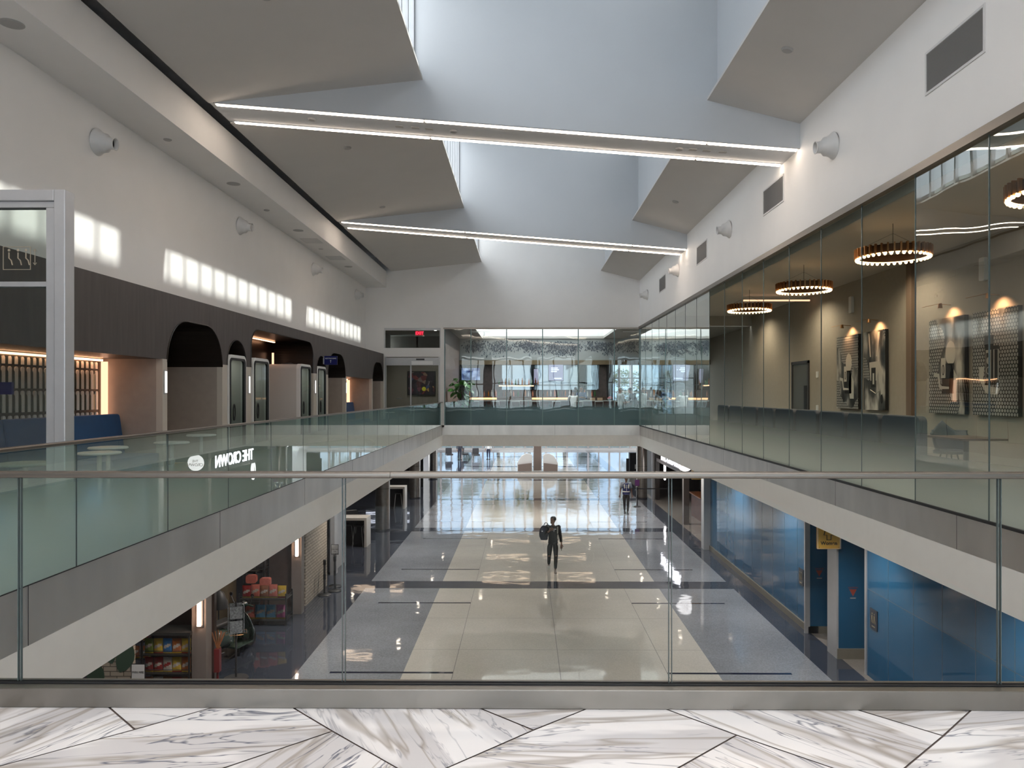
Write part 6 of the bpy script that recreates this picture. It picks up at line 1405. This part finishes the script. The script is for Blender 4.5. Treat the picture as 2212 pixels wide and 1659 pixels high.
    for q in 'LR':
        a = Vector(D[q+'a']); pitch_ = -.5 if a.z > .12 else 0
        Ts = Matrix.Translation((a.x, a.y, a.z-.09)) @ Matrix.Rotation(pitch_, 4, 'X')
        me_ = MB(); secs = [(.075, .030, .045), (.06, .040, .060), (.0, .040, .055), (-.07, .045, .042), (-.14, .047, .034), (-.19, .036, .028), (-.205, .015, .020)]; vv = []; ff = []
        for yy, wx, hz in secs:
            for kk in range(10): an = 2*PI*kk/10; vv.append((wx*math.cos(an), yy, max(0.0, hz+hz*math.sin(an))))
        for i in range(len(secs)-1):
            for kk in range(10): l = (kk+1) % 10; ff.append((i*10+kk, i*10+l, (i+1)*10+l, (i+1)*10+kk))
        ff.append(tuple(range(10))); ff.append(tuple(range(60, 70))[::-1]); me_.add(vv, ff, Ts); so_ = obj('shoe', me_, shoe or black, r, smooth=True)
        obj('sole', MB().prism([(-.038, -.18), (-.02, -.205), (.02, -.205), (.038, -.18), (.045, -.1), (.04, .06), (.02, .08), (-.02, .08), (-.04, .06), (-.045, -.1)], -.002, .016, 'z', Ts), swhite if shoe else black, so_)
    return r
cloth = mat('black_cloth', (.012, .012, .013), .8, noise=.2); navy = mat('navy_cloth', (.008, .012, .032), .8, noise=.2)
sneak = mat('grey_sneaker', (.30, .26, .24), .6)
r = person('man in black walking toward the camera with a large bag on his shoulder', (.93, 24.2, LF), 0,
       dict(Rs=(-.18, 0, 1.44), Re=(-.27, -.10, 1.20), Rw=(-.13, -.20, 1.33), Ls=(.18, 0, 1.43), Le=(.24, .03, 1.15), Lw=(.27, -.05, .90),
            Lk=(.09, -.13, .52), La=(.07, -.20, .09), Lh=(.08, 0, .92), Rk=(-.12, .0, .50), Ra=(-.13, .22, .15), hd=(.0, -.03, 1.66)), skin_m, cloth, cloth, shoe=sneak, sleeve=1.75, headyaw=-.75, headpitch=-.15,
       hand=(((.27, -.08, .80), (-.3, -1, 0)), ((-.03, -.22, 1.40), (.2, 1, 0))), sc=1.0)
obj('chest_print', MB().box(.02, .10, -.128, -.124, 1.375, 1.395).box(.0, .06, -.128, -.124, 1.34, 1.35).box(.02, .035, -.13, -.126, 1.30, 1.335), swhite, r)
obj('knee_rip', MB().ball((.09, -.185, .54), .035, 8, 5, (1.1, .35, .35)).ball((-.12, -.055, .51), .04, 8, 5, (1.1, .35, .5)), skin_m, r)
obj('phone', MB().rbox(.262, .274, -.14, -.07, .70, .84, .01, 'x'), black, r)
b = thing('duffel_backpack', 'large navy backpack slung on the shoulder of the walking man', 'backpack', (.66, 24.22, LF+.98))
P = [(0, .0, .02), (0, .0, .14), (0, 0, .34), (.03, 0, .50), (.09, 0, .60)]
v, f = skin([(-.02, .02, .04), (-.03, .02, .18), (-.02, .02, .36), (.04, .0, .50)], [(.15, .13), (.20, .17), (.18, .16), (.12, .11)], [(0, 1), (1, 2), (2, 3)], 2)
obj('bag_body', MB().add(v, f), navy, b, smooth=True); obj('front_pocket', MB().rbox(-.14, .10, -.17, -.12, .06, .30, .05, 'y'), mat('navy_dark', (.005, .008, .02), .7), b, smooth='auto'); obj('top_handle', MB().tube([(-.02, 0, .52), (.02, -.02, .59), (.08, 0, .58), (.12, 0, .50)], .014, 6), black, b, smooth=True)
obj('zip_label', MB().box(-.10, -.06, -.175, -.17, .33, .36), swhite, b); obj('strap_right', MB().tube([(.05, -.06, .48), (.10, -.13, .50), (.16, -.14, .40), (.10, -.14, .30)], .018, 6), black, b, smooth=True)
obj('strap_grey', MB().box(.40, .435, -.125, -.105, .26, .47).box(.40, .435, -.125, .10, .46, .475), mat('strap', (.34, .34, .31), .7), b); obj('strap_tail', MB().tube([(.43, -.11, .27), (.44, -.11, .12), (.43, -.11, .04)], .009, 5), black, b)
vest = mat('vest_navy', (.006, .012, .07), .6)
r = person('security worker in a navy vest with pale reflective bands walking at the right', (4.88, 35.9, LF), 0, dict(Lk=(.08, -.04, .51), La=(.06, -.10, .09), Rk=(-.08, .02, .51), Ra=(-.06, .10, .10), Le=(.25, .05, 1.16), Lw=(.27, -.02, .92), Re=(-.27, .02, 1.16), Rw=(-.30, -.04, .90)),
       skin_d, mat('shirt_grey', (.17, .19, .23), .7), cloth, sleeve=.75, shoe=None, bulk=1.08)
v, f = skin([(0, 0, .93), (0, 0, 1.05), (0, 0, 1.18), (0, -.01, 1.36), (0, 0, 1.43)], [(.165, .13), (.165, .13), (.16, .13), (.175, .135), (.13, .10)], [(0, 1), (1, 2), (2, 3), (3, 4)], 1)
obj('vest', MB().lathe([(.172, .92), (.170, 1.05), (.166, 1.16), (.182, 1.30), (.186, 1.38), (.165, 1.44), (.10, 1.47)], seg=24, cap=False, T=Matrix.Diagonal((1.02, .74, 1, 1))), vest, r, smooth=True)
refl = mat('reflective', (.62, .60, .50), .3); obj('reflective_band', MB().lathe([(.176, 0), (.177, .02), (.175, .045)], c=(0, 0, 1.04), seg=24, cap=False, T=Matrix.Diagonal((1.02, .75, 1, 1))), refl, r, smooth=True)
obj('reflective_strap', MB().box(-.115, -.085, -.150, -.142, 1.22, 1.42), refl, r); obj('reflective_strap', MB().box(.085, .115, -.150, -.142, 1.22, 1.42), refl, r); obj('lanyard', MB().box(-.008, .008, -.15, -.145, 1.05, 1.38), det, r)
# people at the bar
wsh = mat('shirt_white', (.60, .60, .58), .7); lsh = mat('shirt_pale', (.40, .45, .46), .7); dsh = mat('shirt_dark', (.015, .017, .03), .7)
sit = dict(Lk=(.13, -.36, .76), La=(.14, -.30, .36), Rk=(-.13, -.36, .76), Ra=(-.14, -.30, .36), Lh=(.10, -.04, .78), Rh=(-.10, -.04, .78), pel=(0, 0, .82), sp=(0, -.02, 1.02), ch=(0, -.05, 1.22), nk=(0, -.08, 1.36), hd=(0, -.12, 1.51), Ls=(.18, -.05, 1.29), Rs=(-.18, -.05, 1.29), Le=(.25, -.22, 1.12), Re=(-.25, -.22, 1.12), Lw=(.15, -.42, 1.15), Rw=(-.15, -.42, 1.15))
person('person in a white shirt seated at the bar with back to the camera', (2.32, 35.15, -.02), PI, sit, skin_m, wsh, navy, sleeve=1.6)
person('bearded bartender in a dark blue shirt behind the counter', (2.82, 36.95, 0), 0, dict(Le=(.24, -.10, 1.20), Lw=(.08, -.26, 1.22), Re=(-.24, -.10, 1.20), Rw=(-.06, -.26, 1.24)), skin_m, mat('shirt_blue', (.02, .035, .09), .7), dsh, sleeve=1.3)
person('grey haired person in a pale shirt standing by the counter end', (4.35, 34.0, 0), PI/2+.5, dict(Le=(.22, -.05, 1.17), Lw=(.14, -.24, 1.10), Re=(-.22, -.05, 1.17), Rw=(-.12, -.24, 1.10)), skin_l, lsh, dsh, hair=hairg, sleeve=1.5, sc=.96)
person('person in a dark jacket leaning toward the pale shirted one', (5.12, 34.5, 0), -PI/2+.3, dict(sp=(0, -.05, 1.15), ch=(0, -.14, 1.32), nk=(0, -.20, 1.44), hd=(0, -.28, 1.57), Ls=(.18, -.14, 1.38), Rs=(-.18, -.14, 1.38), Le=(.22, -.2, 1.12), Re=(-.22, -.2, 1.12), Lw=(.14, -.38, 1.05), Rw=(-.14, -.38, 1.05)), skin_l, dsh, dsh, sleeve=1.9, headpitch=.15)
person('person in dark clothes at the lounge side below the tall plant', (5.5, 33.3, 0), .4, {}, skin_l, dsh, dsh, sleeve=1.9, sc=.92)
# far away people by the end windows
person('distant person in dark clothes standing among the chairs near the end windows', (-5.6, 65.0, LF), .5, {}, skin_m, dsh, dsh, sleeve=1.8)
person('distant person in blue trousers near the end windows, right one', (-3.1, 65.3, LF), -.3, {}, skin_m, wsh, navy, sleeve=1.8)
